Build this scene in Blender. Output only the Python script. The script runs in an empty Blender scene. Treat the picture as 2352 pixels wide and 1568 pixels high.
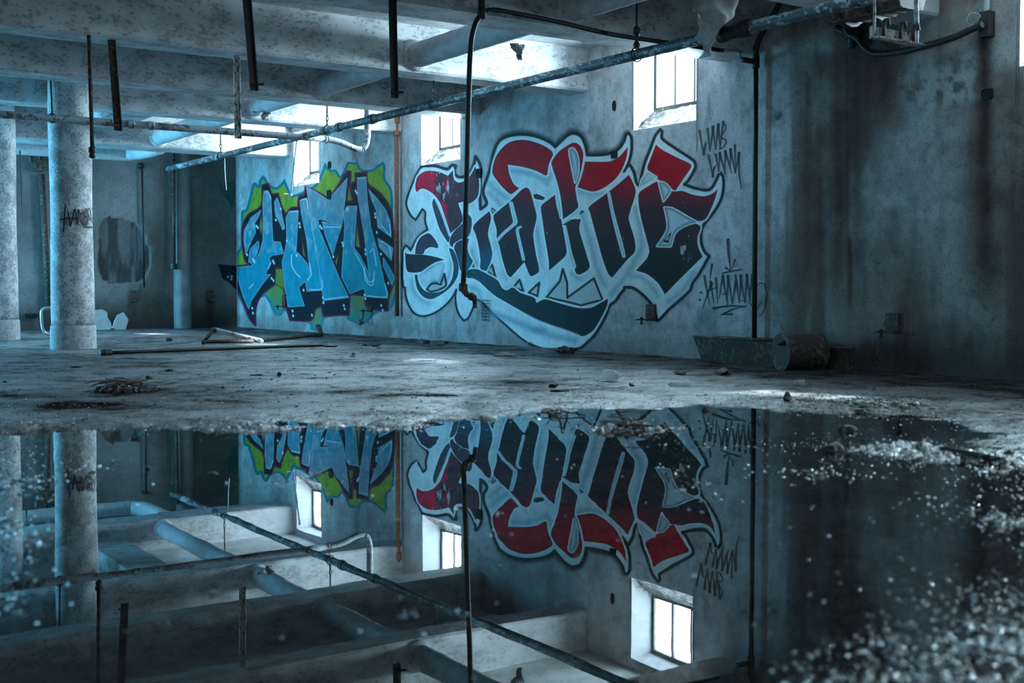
import bpy, bmesh, math, random
import numpy as np
from mathutils import Vector, Matrix

S = bpy.context.scene
COL = S.collection
random.seed(4)
RNG = np.random.default_rng(7)

# ------------------------------------------------------------------ camera, sky, exposure
FPX, CX, CY, CAMH = 2812.0, 1176.0, 784.0, 0.70
PITCH = math.atan(121 / FPX)
cam_d = bpy.data.cameras.new('camera')
cam = bpy.data.objects.new('camera', cam_d); COL.objects.link(cam)
cam_d.sensor_width = 36.0
cam_d.lens = FPX * 36.0 / 2352.0
cam.location = (0, 0, CAMH)
cam.rotation_euler = (math.pi / 2 - PITCH, 0, 0)
cam_d.dof.use_dof = True
cam_d.dof.focus_distance = 13.5
cam_d.dof.aperture_fstop = 2.8
S.camera = cam
S.view_settings.view_transform = 'Standard'
S.view_settings.look = 'None'
S.view_settings.exposure = 0.42
S.view_settings.gamma = 1.0
S.view_settings.use_curve_mapping = False
S.cycles.use_denoising = True
S.cycles.max_bounces = 10
S.cycles.diffuse_bounces = 5
S.cycles.glossy_bounces = 4
S.cycles.transparent_max_bounces = 12
S.cycles.sample_clamp_indirect = 6.0
S.cycles.caustics_reflective = False
S.cycles.caustics_refractive = False

# room frame: r runs across the floor towards the painted wall (wall at r = 0, room at r < 0),
# s runs along that wall away from the camera, z is up and z = 0 is the water level
ORG = np.array([1.26935534, 12.7753637, 0.0])
DL = np.array([-0.56312698, 0.82637038, 0.0])
DR = np.array([0.82637038, 0.56312698, 0.0])
THETA = math.atan2(DR[1], DR[0])

def w(r, s, z=0.0):
    return ORG + DR * r + DL * s + np.array([0, 0, z])

SKY_W = 4.5
world = bpy.data.worlds.new('sky'); S.world = world; world.use_nodes = True
nt = world.node_tree; nt.nodes.clear()
wo = nt.nodes.new('ShaderNodeOutputWorld'); bg = nt.nodes.new('ShaderNodeBackground')
tc = nt.nodes.new('ShaderNodeTexCoord')
dot = nt.nodes.new('ShaderNodeVectorMath'); dot.operation = 'DOT_PRODUCT'
dot.inputs[1].default_value = tuple(DR)
mr = nt.nodes.new('ShaderNodeMapRange'); mr.inputs['From Min'].default_value = -0.4; mr.inputs['From Max'].default_value = 0.4
mx = nt.nodes.new('ShaderNodeMix'); mx.data_type = 'RGBA'
mx.inputs['A'].default_value = (0.10, 0.48, 0.78, 1)      # the sky over the far side of the building
mx.inputs['B'].default_value = (0.50, 0.83, 1.0, 1)     # the bright overcast sky behind the painted wall
nt.links.new(tc.outputs['Generated'], dot.inputs[0])
nt.links.new(dot.outputs['Value'], mr.inputs['Value'])
nt.links.new(mr.outputs['Result'], mx.inputs['Factor'])
sx = nt.nodes.new('ShaderNodeSeparateXYZ'); nt.links.new(tc.outputs['Generated'], sx.inputs[0])
mz = nt.nodes.new('ShaderNodeMapRange'); mz.inputs['From Min'].default_value = -0.1; mz.inputs['From Max'].default_value = 0.25
mz.inputs['To Min'].default_value = 0.12; mz.inputs['To Max'].default_value = 1.0
nt.links.new(sx.outputs['Z'], mz.inputs['Value'])
ml = nt.nodes.new('ShaderNodeMath'); ml.operation = 'MULTIPLY'; ml.inputs[1].default_value = SKY_W
nt.links.new(mz.outputs['Result'], ml.inputs[0])
nt.links.new(mx.outputs['Result'], bg.inputs['Color']); nt.links.new(ml.outputs[0], bg.inputs['Strength'])
nt.links.new(bg.outputs[0], wo.inputs[0])

SLAB = 3.30
WINS = [(-9.80, -8.85), (-5.36, -4.41), (-0.93, 0.015), (3.42, 4.396), (7.545, 8.48)]   # window openings along s
WZ0, WZ1, WTOP = 2.34, 2.58, 3.20
RFRAME = 0.28
FARS = 10.96          # the dark end wall
FRONTR = -9.5        # the wall opposite
NEARS = -14.0
OPEN = [(-7.6, -5.6, 0.9, 2.0), (8.4, 10.9, 0.0, 2.8)]  # unseen openings in the opposite wall, the small one added for light: s0, s1, z0, z1

def daylight(r, s0, s1, z0, z1, into, radiance, col, down=0.0, spread=180):
    """daylight arriving through an opening (milky panes or open doorway)"""
    d = bpy.data.lights.new('window_daylight', 'AREA')
    d.shape = 'RECTANGLE'; d.size = abs(s1 - s0); d.size_y = abs(z1 - z0)
    d.energy = radiance * math.pi * d.size * d.size_y; d.color = col; d.spread = math.radians(spread)
    o = bpy.data.objects.new('window_daylight', d); COL.objects.link(o)
    p = w(r, (s0 + s1) / 2, (z0 + z1) / 2)
    q = (Vector(DR) * into + Vector((0, 0, -down))).to_track_quat('-Z', 'Y')
    o.location = p; o.rotation_euler = q.to_euler()
    return o
WIN_L = [420, 90, 150, 150, 130]
WIN_C = (0.64, 0.87, 1.0)
for k, ((a, b), L) in enumerate(zip(WINS, WIN_L)):
    daylight(RFRAME + .07, a, b, WZ1 - .05, WTOP, -1, L, WIN_C, *((.5, 120) if k == 0 else ()))  # first window is out of view; its lamp is boosted, aimed at the gravel
OPEN_L = [(16, (0.12, 0.60, 1.0), 2.0, 90), (40, (0.15, 0.63, 1.0), 0, 180)]  # the small opening's cyan lamp is added, aimed down at the left shoals
for (a, b, z0, z1), (L, c, dn, sp_) in zip(OPEN, OPEN_L):
    daylight(FRONTR - (.40 if dn else .02), a, b, z0 + (.3 if dn else 0), z1 + (.3 if dn else 0), 1, L, c, dn, sp_)
sun_d = bpy.data.lights.new('sun', 'SUN'); sun_d.energy = 18.0; sun_d.angle = math.radians(2.5); sun_d.color = (0.86, 0.95, 1.0)
sun = bpy.data.objects.new('sun', sun_d); COL.objects.link(sun)
sv = Vector(DR) * -1.0 + Vector(DL) * .19 + Vector((0, 0, -1.06))
sun.rotation_euler = sv.to_track_quat('-Z', 'Y').to_euler()

# ------------------------------------------------------------------ helpers
def ray(u, v):
    d = np.array([(u - CX) / FPX, 1.0, -(v - CY) / FPX]); c, s_ = math.cos(PITCH), math.sin(PITCH)
    return np.array([d[0], d[1] * c + d[2] * s_, -d[1] * s_ + d[2] * c])
CAMP = np.array([0, 0, CAMH])
def room(P):
    q = P - ORG
    return np.array([q @ DR, q @ DL, P[2]])
def on_z(u, v, z=0.0):
    d = ray(u, v); return room(CAMP + d * ((z - CAMH) / d[2]))
def on_s(u, v, s0):
    d = ray(u, v); t = (s0 - (CAMP - ORG) @ DL) / (d @ DL); return room(CAMP + d * t)
def on_r(u, v, r0=0.0):
    d = ray(u, v); t = (r0 - (CAMP - ORG) @ DR) / (d @ DR); return room(CAMP + d * t)
def photo(P):
    """world points (n,3) -> pixel coordinates of the photograph"""
    d = P - CAMP; c, s_ = math.cos(PITCH), math.sin(PITCH)
    y = d[:, 1] * c - d[:, 2] * s_; z = d[:, 1] * s_ + d[:, 2] * c
    return CX + FPX * d[:, 0] / y, CY - FPX * z / y

MATRIX = Matrix.Rotation(THETA, 4, 'Z')
def tag(o, label=None, cat=None, group=None, kind=None):
    if label: o['label'] = label
    if cat: o['category'] = cat
    if group: o['group'] = group
    if kind: o['kind'] = kind
    return o

def place(o, base, parent=None):
    COL.objects.link(o)
    base = np.array(base, float)
    if parent is None:
        o.location = w(*base); o.rotation_euler = (0, 0, THETA)
        BASES[o.name] = base
    else:
        pb = BASES[parent.name]
        o.parent = parent
        o.location = base - pb
        BASES[o.name] = base
    return o
BASES = {}

def empty(name, base, label, cat, group=None):
    o = bpy.data.objects.new(name, None)
    o.empty_display_size = 0.1
    place(o, base); tag(o, label, cat, group)
    return o

def mesh(name, V, F, mat, base=None, parent=None, smooth=False):
    """V in room coordinates (r, s, z)"""
    V = np.asarray(V, float)
    if base is None:
        base = np.array([(V[:, 0].min() + V[:, 0].max()) / 2, (V[:, 1].min() + V[:, 1].max()) / 2, V[:, 2].min()])
    me = bpy.data.meshes.new(name)
    me.from_pydata((V - np.array(base)).tolist(), [], [tuple(int(i) for i in f) for f in F])
    if smooth:
        me.polygons.foreach_set('use_smooth', [True] * len(me.polygons))
    me.materials.append(mat)
    me.update()
    o = bpy.data.objects.new(name, me)
    return place(o, base, parent)

class MB:
    def __init__(self): self.V = []; self.F = []
    def add(self, V, F):
        n = len(self.V); self.V += [tuple(v) for v in V]; self.F += [tuple(i + n for i in f) for f in F]; return self
    def box(self, r0, r1, s0, s1, z0, z1):
        V = [(r0, s0, z0), (r1, s0, z0), (r1, s1, z0), (r0, s1, z0), (r0, s0, z1), (r1, s0, z1), (r1, s1, z1), (r0, s1, z1)]
        F = [(3, 2, 1, 0), (4, 5, 6, 7), (0, 1, 5, 4), (1, 2, 6, 5), (2, 3, 7, 6), (3, 0, 4, 7)]
        return self.add(V, F)
    def obox(self, c, ax, ay, az):
        """box from centre and three half-axis vectors"""
        c, ax, ay, az = (np.array(x, float) for x in (c, ax, ay, az))
        V = [c + i * ax + j * ay + k * az for k in (-1, 1) for i, j in ((-1, -1), (1, -1), (1, 1), (-1, 1))]
        F = [(3, 2, 1, 0), (4, 5, 6, 7), (0, 1, 5, 4), (1, 2, 6, 5), (2, 3, 7, 6), (3, 0, 4, 7)]
        return self.add(V, F)
    def tube(self, P, rad, n=12, caps=True, wob=0.0):
        P = np.array(P, float); m = len(P)
        R = np.full(m, rad) if np.isscalar(rad) else np.array(rad, float)
        T = np.gradient(P, axis=0); T /= np.linalg.norm(T, axis=1)[:, None] + 1e-12
        up = np.array([0, 0, 1.0]) if abs(T[0][2]) < 0.9 else np.array([1.0, 0, 0])
        N = np.cross(T[0], up); N /= np.linalg.norm(N)
        V = []
        for i in range(m):
            N = N - T[i] * (N @ T[i]); N /= np.linalg.norm(N) + 1e-12
            B = np.cross(T[i], N)
            for k in range(n):
                a = 2 * math.pi * k / n
                q = R[i] * (1 + (wob * random.uniform(-1, 1) if wob else 0))
                V.append(P[i] + q * (math.cos(a) * N + math.sin(a) * B))
        F = [(i * n + k, i * n + (k + 1) % n, (i + 1) * n + (k + 1) % n, (i + 1) * n + k) for i in range(m - 1) for k in range(n)]
        if caps:
            F.append(tuple(range(n - 1, -1, -1))); F.append(tuple((m - 1) * n + k for k in range(n)))
        return self.add(V, F)
    def lathe(self, c, axis, prof, n=24, caps=True):
        """prof: (distance along axis, radius)"""
        c = np.array(c, float); a = np.array(axis, float); a /= np.linalg.norm(a)
        up = np.array([0, 0, 1.0]) if abs(a[2]) < 0.9 else np.array([1.0, 0, 0])
        N = np.cross(a, up); N /= np.linalg.norm(N); B = np.cross(a, N)
        V = []
        for h, q in prof:
            for k in range(n):
                t = 2 * math.pi * k / n
                V.append(c + a * h + q * (math.cos(t) * N + math.sin(t) * B))
        m = len(prof)
        F = [(i * n + k, i * n + (k + 1) % n, (i + 1) * n + (k + 1) % n, (i + 1) * n + k) for i in range(m - 1) for k in range(n)]
        if caps:
            F.append(tuple(range(n - 1, -1, -1))); F.append(tuple((m - 1) * n + k for k in range(n)))
        return self.add(V, F)
    def rock(self, c, sx, sy, sz, rot=0.0, sub=2, rough=0.25, seed=0, flat=True):
        bm = bmesh.new(); bmesh.ops.create_icosphere(bm, subdivisions=sub, radius=1.0)
        rg = np.random.default_rng(seed)
        A = rg.normal(size=(6, 3)); ph = rg.uniform(0, 6.28, 6)
        planes = rg.normal(size=(9, 3)); planes /= np.linalg.norm(planes, axis=1)[:, None]; pd = rg.uniform(0.42, 0.9, 9)
        V = []
        cr, sr_ = math.cos(rot), math.sin(rot)
        for v in bm.verts:
            p = np.array(v.co)
            for pl, d in zip(planes, pd):
                e = p @ pl - d
                if e > 0: p = p - pl * e
            k = 1 + rough * sum(math.sin(2.3 * (A[i] @ p) + ph[i]) for i in range(6)) / 6 * 2
            p = p * k * np.array([sx, sy, sz])
            if flat and p[2] < -0.5 * sz: p[2] = -0.5 * sz
            V.append((c[0] + cr * p[0] - sr_ * p[1], c[1] + sr_ * p[0] + cr * p[1], c[2] + p[2] + 0.5 * sz))
        F = [tuple(v.index for v in f.verts) for f in bm.faces]
        bm.free()
        return self.add(V, F)
    def build(self, name, mat, parent=None, base=None, smooth=False):
        return mesh(name, np.array(self.V), self.F, mat, base, parent, smooth)

def smooth_path(P, k=6):
    P = np.array(P, float); n = len(P); out = []
    for i in range(n - 1):
        p0 = P[max(i - 1, 0)]; p1 = P[i]; p2 = P[i + 1]; p3 = P[min(i + 2, n - 1)]
        for j in range(k):
            t = j / k
            out.append(0.5 * ((2 * p1) + (-p0 + p2) * t + (2 * p0 - 5 * p1 + 4 * p2 - p3) * t * t + (-p0 + 3 * p1 - 3 * p2 + p3) * t ** 3))
    out.append(P[-1])
    return np.array(out)

# ---- numpy noise
def vnoise(x, y, seed=0):
    xi = np.floor(x).astype(np.int64); yi = np.floor(y).astype(np.int64)
    xf = x - xi; yf = y - yi
    xf = xf * xf * (3 - 2 * xf); yf = yf * yf * (3 - 2 * yf)
    def h(a, b):
        n = (a * 374761393 + b * 668265263 + seed * 974634541) & 0x7fffffff
        n = ((n ^ (n >> 13)) * 1274126177) & 0x7fffffff
        n = n ^ (n >> 16)
        return (n & 0xffff) / 65535.0
    return (h(xi, yi) * (1 - xf) + h(xi + 1, yi) * xf) * (1 - yf) + (h(xi, yi + 1) * (1 - xf) + h(xi + 1, yi + 1) * xf) * yf
def fbm(x, y, seed=0, o=4):
    t = 0; a = 0.5; n = 0
    for i in range(o):
        t = t + a * vnoise(x * 2 ** i, y * 2 ** i, seed + i * 17); n += a; a *= 0.5
    return t / n
def sst(a, b, x):
    t = np.clip((x - a) / (b - a), 0, 1); return t * t * (3 - 2 * t)

# ------------------------------------------------------------------ materials
def nodes(name):
    m = bpy.data.materials.new(name); m.use_nodes = True
    t = m.node_tree; t.nodes.clear()
    out = t.nodes.new('ShaderNodeOutputMaterial'); b = t.nodes.new('ShaderNodeBsdfPrincipled')
    t.links.new(b.outputs[0], out.inputs[0])
    return m, t, b
def tex(t, kind, scale, vec=None, **kw):
    n = t.nodes.new(kind)
    n.inputs['Scale'].default_value = scale
    for k, v in kw.items(): n.inputs[k].default_value = v
    if vec is not None: t.links.new(vec, n.inputs['Vector'])
    return n
def coords(t, scale=(1, 1, 1), kind='Object'):
    c = t.nodes.new('ShaderNodeTexCoord'); mp = t.nodes.new('ShaderNodeMapping')
    mp.inputs['Scale'].default_value = scale
    t.links.new(c.outputs[kind], mp.inputs['Vector'])
    return mp.outputs['Vector']
def ramp(t, fac, stops):
    r = t.nodes.new('ShaderNodeValToRGB'); e = r.color_ramp.elements
    while len(e) < len(stops): e.new(0.5)
    for el, (p, c) in zip(e, stops):
        el.position = p; el.color = (*c, 1) if len(c) == 3 else c
    t.links.new(fac, r.inputs['Fac'])
    return r.outputs['Color']
def mixc(t, f, a, b, blend='MIX'):
    n = t.nodes.new('ShaderNodeMix'); n.data_type = 'RGBA'; n.blend_type = blend
    for k, v in (('Factor', f), ('A', a), ('B', b)):
        if isinstance(v, (int, float)): n.inputs[k].default_value = v
        elif isinstance(v, tuple): n.inputs[k].default_value = (*v, 1)
        else: t.links.new(v, n.inputs[k])
    return n.outputs['Result']
def bump(t, b, h, strength, dist=0.01):
    n = t.nodes.new('ShaderNodeBump'); n.inputs['Strength'].default_value = strength; n.inputs['Distance'].default_value = dist
    t.links.new(h, n.inputs['Height']); t.links.new(n.outputs[0], b.inputs['Normal'])

def m_plain(name, col, rough=0.6, metal=0.0, var=0.35, scale=25.0, bmp=0.3):
    m, t, b = nodes(name)
    v = coords(t)
    n = tex(t, 'ShaderNodeTexNoise', scale, v, Detail=6.0)
    c2 = tuple(x * (1 - var) for x in col); c1 = tuple(min(1, x * (1 + var)) for x in col)
    t.links.new(ramp(t, n.outputs['Fac'], [(0.3, c2), (0.7, c1)]), b.inputs['Base Color'])
    b.inputs['Roughness'].default_value = rough; b.inputs['Metallic'].default_value = metal
    bump(t, b, n.outputs['Fac'], bmp, 0.004)
    return m
def m_flaky(name, paint, under, cover=0.55, scale=(9, 9, 9), rough=0.55, sc=1.0, patch=0.14):
    """old paint flaking off what is underneath, in clusters of fine chips"""
    m, t, b = nodes(name)
    v = coords(t, scale)
    n = tex(t, 'ShaderNodeTexNoise', 1.6 * sc, v, Detail=9.0, Roughness=0.68)
    n2 = tex(t, 'ShaderNodeTexNoise', 7.0 * sc, v, Detail=6.0, Roughness=.7)
    n0 = tex(t, 'ShaderNodeTexNoise', 0.28 * sc, v, Detail=3.0)
    mm = t.nodes.new('ShaderNodeMath'); mm.operation = 'MULTIPLY_ADD'; mm.inputs[1].default_value = 0.34
    t.links.new(n2.outputs['Fac'], mm.inputs[0]); t.links.new(n.outputs['Fac'], mm.inputs[2])
    m2 = t.nodes.new('ShaderNodeMath'); m2.operation = 'MULTIPLY_ADD'; m2.inputs[1].default_value = patch * 3
    t.links.new(n0.outputs['Fac'], m2.inputs[0]); t.links.new(mm.outputs[0], m2.inputs[2])
    c_ = cover + .17 + patch * 1.5 - .12
    f = ramp(t, m2.outputs[0], [(c_, (0, 0, 0)), (c_ + 0.02, (1, 1, 1))])
    p2 = mixc(t, ramp(t, n0.outputs['Fac'], [(.35, (0, 0, 0)), (.65, (1, 1, 1))]), tuple(x * 1.12 for x in paint), tuple(x * 0.74 for x in paint))
    u2 = mixc(t, n2.outputs['Fac'], tuple(x * 1.3 for x in under), tuple(x * 0.5 for x in under))
    t.links.new(mixc(t, f, p2, u2), b.inputs['Base Color'])
    b.inputs['Roughness'].default_value = rough
    bump(t, b, mm.outputs[0], 0.4, 0.006)
    return m
def m_vc(name, rough=0.75, speck=0.25, bmp=0.35, fine=60.0, noise_rough=False):
    """colour from the surface's own painted colours, with fine plaster speckle"""
    m, t, b = nodes(name)
    a = t.nodes.new('ShaderNodeAttribute'); a.attribute_name = 'paint'
    v = coords(t)
    n = tex(t, 'ShaderNodeTexNoise', fine, v, Detail=5.0, Roughness=0.7)
    n2 = tex(t, 'ShaderNodeTexNoise', 6.0, v, Detail=6.0, Roughness=0.6)
    n4 = tex(t, 'ShaderNodeTexNoise', fine * .36, v, Detail=6.0, Roughness=0.75)
    f = ramp(t, n.outputs['Fac'], [(0.28, (1 - speck * 1.3,) * 3), (0.5, (1.0,) * 3), (0.75, (1 + speck * 0.4,) * 3)])
    f4 = ramp(t, n4.outputs['Fac'], [(0.30, (1 - speck * 1.1,) * 3), (0.46, (1.0,) * 3), (0.72, (1 + speck * 0.25,) * 3)])
    g = ramp(t, n2.outputs['Fac'], [(0.3, (1 - speck * 0.7,) * 3), (0.7, (1.0,) * 3)])
    c = mixc(t, 1.0, a.outputs['Color'], f, 'MULTIPLY'); c = mixc(t, 1.0, c, g, 'MULTIPLY'); c = mixc(t, 1.0, c, f4, 'MULTIPLY')
    t.links.new(c, b.inputs['Base Color'])
    b.inputs['Roughness'].default_value = rough; b.inputs['Specular IOR Level'].default_value = .12
    ad = t.nodes.new('ShaderNodeMath'); ad.operation = 'MULTIPLY_ADD'; ad.inputs[1].default_value = 2.0
    t.links.new(n2.outputs['Fac'], ad.inputs[0]); t.links.new(n.outputs['Fac'], ad.inputs[2])
    bump(t, b, ad.outputs[0], bmp, 0.006)
    return m
M = {}
M['beam'] = m_flaky('flaking white beam paint', (0.60, 0.61, 0.62), (0.34, 0.34, 0.335), 0.675, (11, 19, 19), 0.6)
M['slab'] = m_flaky('flaking white ceiling paint', (0.58, 0.60, 0.61), (0.33, 0.33, 0.32), 0.69, (13, 13, 13), 0.7)
M['column'] = m_flaky('blistered column paint', (0.60, 0.62, 0.63), (0.32, 0.33, 0.34), 0.635, (26, 26, 22), 0.6)
M['plinth'] = m_plain('grey plinth concrete', (0.46, 0.47, 0.48), 0.8)
M['wrap'] = m_plain('pale pipe wrap', (0.48, 0.50, 0.52), 0.75, 0, 0.18, 14, 0.5)
M['pipe'] = m_flaky('flaking grey pipe paint', (0.07, 0.085, 0.09), (0.5, 0.52, 0.53), 0.66, (14, 8, 14), 0.5)
M['pipepale'] = m_flaky('flaking pale pipe paint', (0.36, 0.39, 0.41), (0.10, 0.09, 0.08), 0.66, (8, 8, 8), 0.5)
M['black'] = m_plain('black iron', (0.018, 0.017, 0.017), 0.55, 0.2, 0.5, 40)
M['rust'] = m_flaky('rusted steel', (0.045, 0.028, 0.022), (0.15, 0.11, 0.09), 0.66, (16, 16, 16), 0.75)
M['orange'] = m_plain('orange rust', (0.21, 0.075, 0.035), 0.8, 0, 0.4, 30)
M['paleflake'] = m_flaky('pale paint over rust', (0.70, 0.70, 0.70), (0.14, 0.09, 0.07), 0.63, (26, 26, 12), 0.7)
M['chrome'] = m_plain('dull bent tube', (0.45, 0.48, 0.5), 0.3, 0.7, 0.2, 20)
M['frame'] = m_flaky('old window frame paint', (0.022, 0.020, 0.019), (0.012, 0.008, 0.006), 0.60, (10, 10, 10), 0.6)
M['reveal'] = m_plain('grimy reveal', (0.42, 0.43, 0.44), 0.8, 0, 0.12, 9, 0.4)
M['sill'] = m_flaky('crumbling sill plaster', (0.30, 0.30, 0.30), (0.008, 0.008, 0.008), 0.60, (12, 12, 12), 0.85)
M['dark'] = m_plain('dark void', (0.006, 0.006, 0.006), 0.9)
M['rag'] = m_plain('hanging pale wrap', (0.50, 0.51, 0.52), 0.85, 0, 0.25, 12, 0.6)
M['rock'] = m_plain('dark rubble', (0.022, 0.020, 0.019), 0.6, 0, 0.5, 40, 0.6)
M['stone'] = m_plain('grey stone chips', (0.20, 0.20, 0.20), 0.55, 0, 0.4, 40, 0.6)
M['wood'] = m_plain('wet dark timber', (0.035, 0.030, 0.027), 0.35, 0, 0.4, 30, 0.6)
M['plasticw'] = m_plain('white plastic', (0.62, 0.64, 0.65), 0.35, 0, 0.06, 8, 0.05)
for _n in ('plasticw',):
    _t = M[_n].node_tree; _b = [x for x in _t.nodes if x.type == 'BSDF_PRINCIPLED'][0]; _o = [x for x in _t.nodes if x.type == 'OUTPUT_MATERIAL'][0]
    _tl = _t.nodes.new('ShaderNodeBsdfTranslucent'); _tl.inputs[0].default_value = (.8, .82, .83, 1)
    _mx = _t.nodes.new('ShaderNodeMixShader'); _mx.inputs[0].default_value = .65
    _t.links.new(_b.outputs[0], _mx.inputs[1]); _t.links.new(_tl.outputs[0], _mx.inputs[2]); _t.links.new(_mx.outputs[0], _o.inputs[0])
M['plaster'] = m_plain('broken plaster board', (0.45, 0.45, 0.45), 0.85, 0, 0.15, 10, 0.4)
M['twig'] = m_plain('dry sticks', (0.10, 0.085, 0.07), 0.8, 0, 0.5, 60)
M['drumface'] = m_plain('dull drum lid', (0.28, 0.30, 0.30), 0.55, 0.2, 0.35, 22)
M['dirt'] = m_plain('dark dirt', (0.018, 0.016, 0.015), 0.7, 0, 0.5, 50, 0.8)
M['mat'] = m_plain('sodden fibre', (0.20, 0.19, 0.18), 0.5, 0, 0.5, 40, 0.8)
# ------------------------------------------------------------------ walls
def sheet(name, ax, bx, fn_pt, fn_col, mat, hole=None, kind='structure'):
    """grid of quads over ax x bx; fn_pt(a,b)->room coordinates; fn_col(a,b)->colours"""
    A, B = np.meshgrid(ax, bx, indexing='ij')
    P = fn_pt(A.ravel(), B.ravel())
    na, nb = len(ax), len(bx)
    idx = np.arange(na * nb).reshape(na, nb)
    q = np.stack([idx[:-1, :-1], idx[1:, :-1], idx[1:, 1:], idx[:-1, 1:]], -1).reshape(-1, 4)
    if hole is not None:
        ca = (A[:-1, :-1] + A[1:, 1:]).ravel() / 2; cb = (B[:-1, :-1] + B[1:, 1:]).ravel() / 2
        q = q[~hole(ca, cb)]
    return grid_mesh(name, P, q, fn_col(A.ravel(), B.ravel()) if fn_col else None, mat, kind)

def grid_mesh(name, P, q, C, mat, kind=None, parent=None, base=None, smooth=True):
    used = np.zeros(len(P), bool); used[q.ravel()] = True
    re = np.cumsum(used) - 1
    P = P[used]; q = re[q]
    if C is not None: C = C[used]
    if base is None: base = np.array([(P[:, 0].min() + P[:, 0].max()) / 2, (P[:, 1].min() + P[:, 1].max()) / 2, P[:, 2].min()])
    me = bpy.data.meshes.new(name)
    me.vertices.add(len(P)); me.vertices.foreach_set('co', (P - base).astype(np.float32).ravel())
    me.loops.add(q.size); me.loops.foreach_set('vertex_index', q.astype(np.int32).ravel())
    me.polygons.add(len(q)); me.polygons.foreach_set('loop_start', np.arange(0, q.size, 4, dtype=np.int32))
    me.polygons.foreach_set('loop_total', np.full(len(q), 4, np.int32))
    if smooth: me.polygons.foreach_set('use_smooth', np.ones(len(q), bool))
    me.update(calc_edges=True)
    if C is not None:
        at = me.color_attributes.new('paint', 'FLOAT_COLOR', 'POINT')
        at.data.foreach_set('color', np.concatenate([C, np.ones((len(C), 1))], 1).astype(np.float32).ravel())
    me.materials.append(mat)
    o = bpy.data.objects.new(name, me)
    place(o, base, parent)
    if kind: o['kind'] = kind
    return o

def lerp(a, b, t): return a + (b - a) * t[:, None]
def stain_or_shade(C, k, col): return C * (1 - k[:, None]) + np.array(col) * k[:, None]
def room_arr(r, s, z):
    return ORG + np.outer(r, DR) + np.outer(s, DL) + np.outer(z, [0, 0, 1.0])

BROWN = (0.075, 0.036, 0.023)
RUSTY = (0.10, 0.045, 0.02)
BRN2 = (0.055, 0.026, 0.016)
GREYD = (0.13, 0.125, 0.12)
STREAKS = [  # centre u, half width, top v, bottom v, strength, colour (stains running down the painted wall)
    (1890, 42, 120, 800, .62, BROWN), (1852, 9, 160, 700, .40, BROWN), (1927, 20, 250, 800, .60, BRN2), (2035, 52, 40, 370, .75, BROWN), (1966, 18, 60, 830, .55, BRN2), (2005, 30, 60, 520, .45, BROWN), (2045, 24, 480, 620, .45, BROWN),
    (2262, 22, 50, 760, .92, (0.035, 0.018, 0.009)), (2245, 50, 230, 780, .60, BROWN),
    (2315, 40, 160, 780, .50, BROWN), (1952, 5, 545, 740, .85, (0.06, 0.018, 0.008)), (1946, 4, 120, 800, .45, BROWN), (2160, 20, 250, 420, .18, BROWN),
    (1792, 18, 140, 300, .35, GREYD), (1836, 10, 150, 430, .3, GREYD), (925, 7, 285, 760, .45, (0.20, 0.14, 0.11)), (815, 16, 300, 420, .4, (0.16, 0.12, 0.10)),
    (845, 12, 300, 400, .45, (0.10, 0.07, 0.06)), (775, 14, 300, 420, .3, GREYD), (1112, 10, 690, 795, .55, (0.10, 0.085, 0.075)), (1085, 60, 690, 800, .3, GREYD),
    (935, 18, 710, 775, .35, (0.14, 0.10, 0.08)), (1190, 60, 160, 330, .25, (0.22, 0.18, 0.16)), (600, 30, 350, 470, .35, (0.2, 0.17, 0.16)), (640, 22, 350, 400, .3, GREYD),
    (1600, 9, 190, 330, .3, GREYD), (1628, 5, 220, 300, .5, (0.05, 0.05, 0.05)), (1630, 55, 720, 800, .28, GREYD), (1105, 40, 150, 330, .2, GREYD)]
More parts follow.
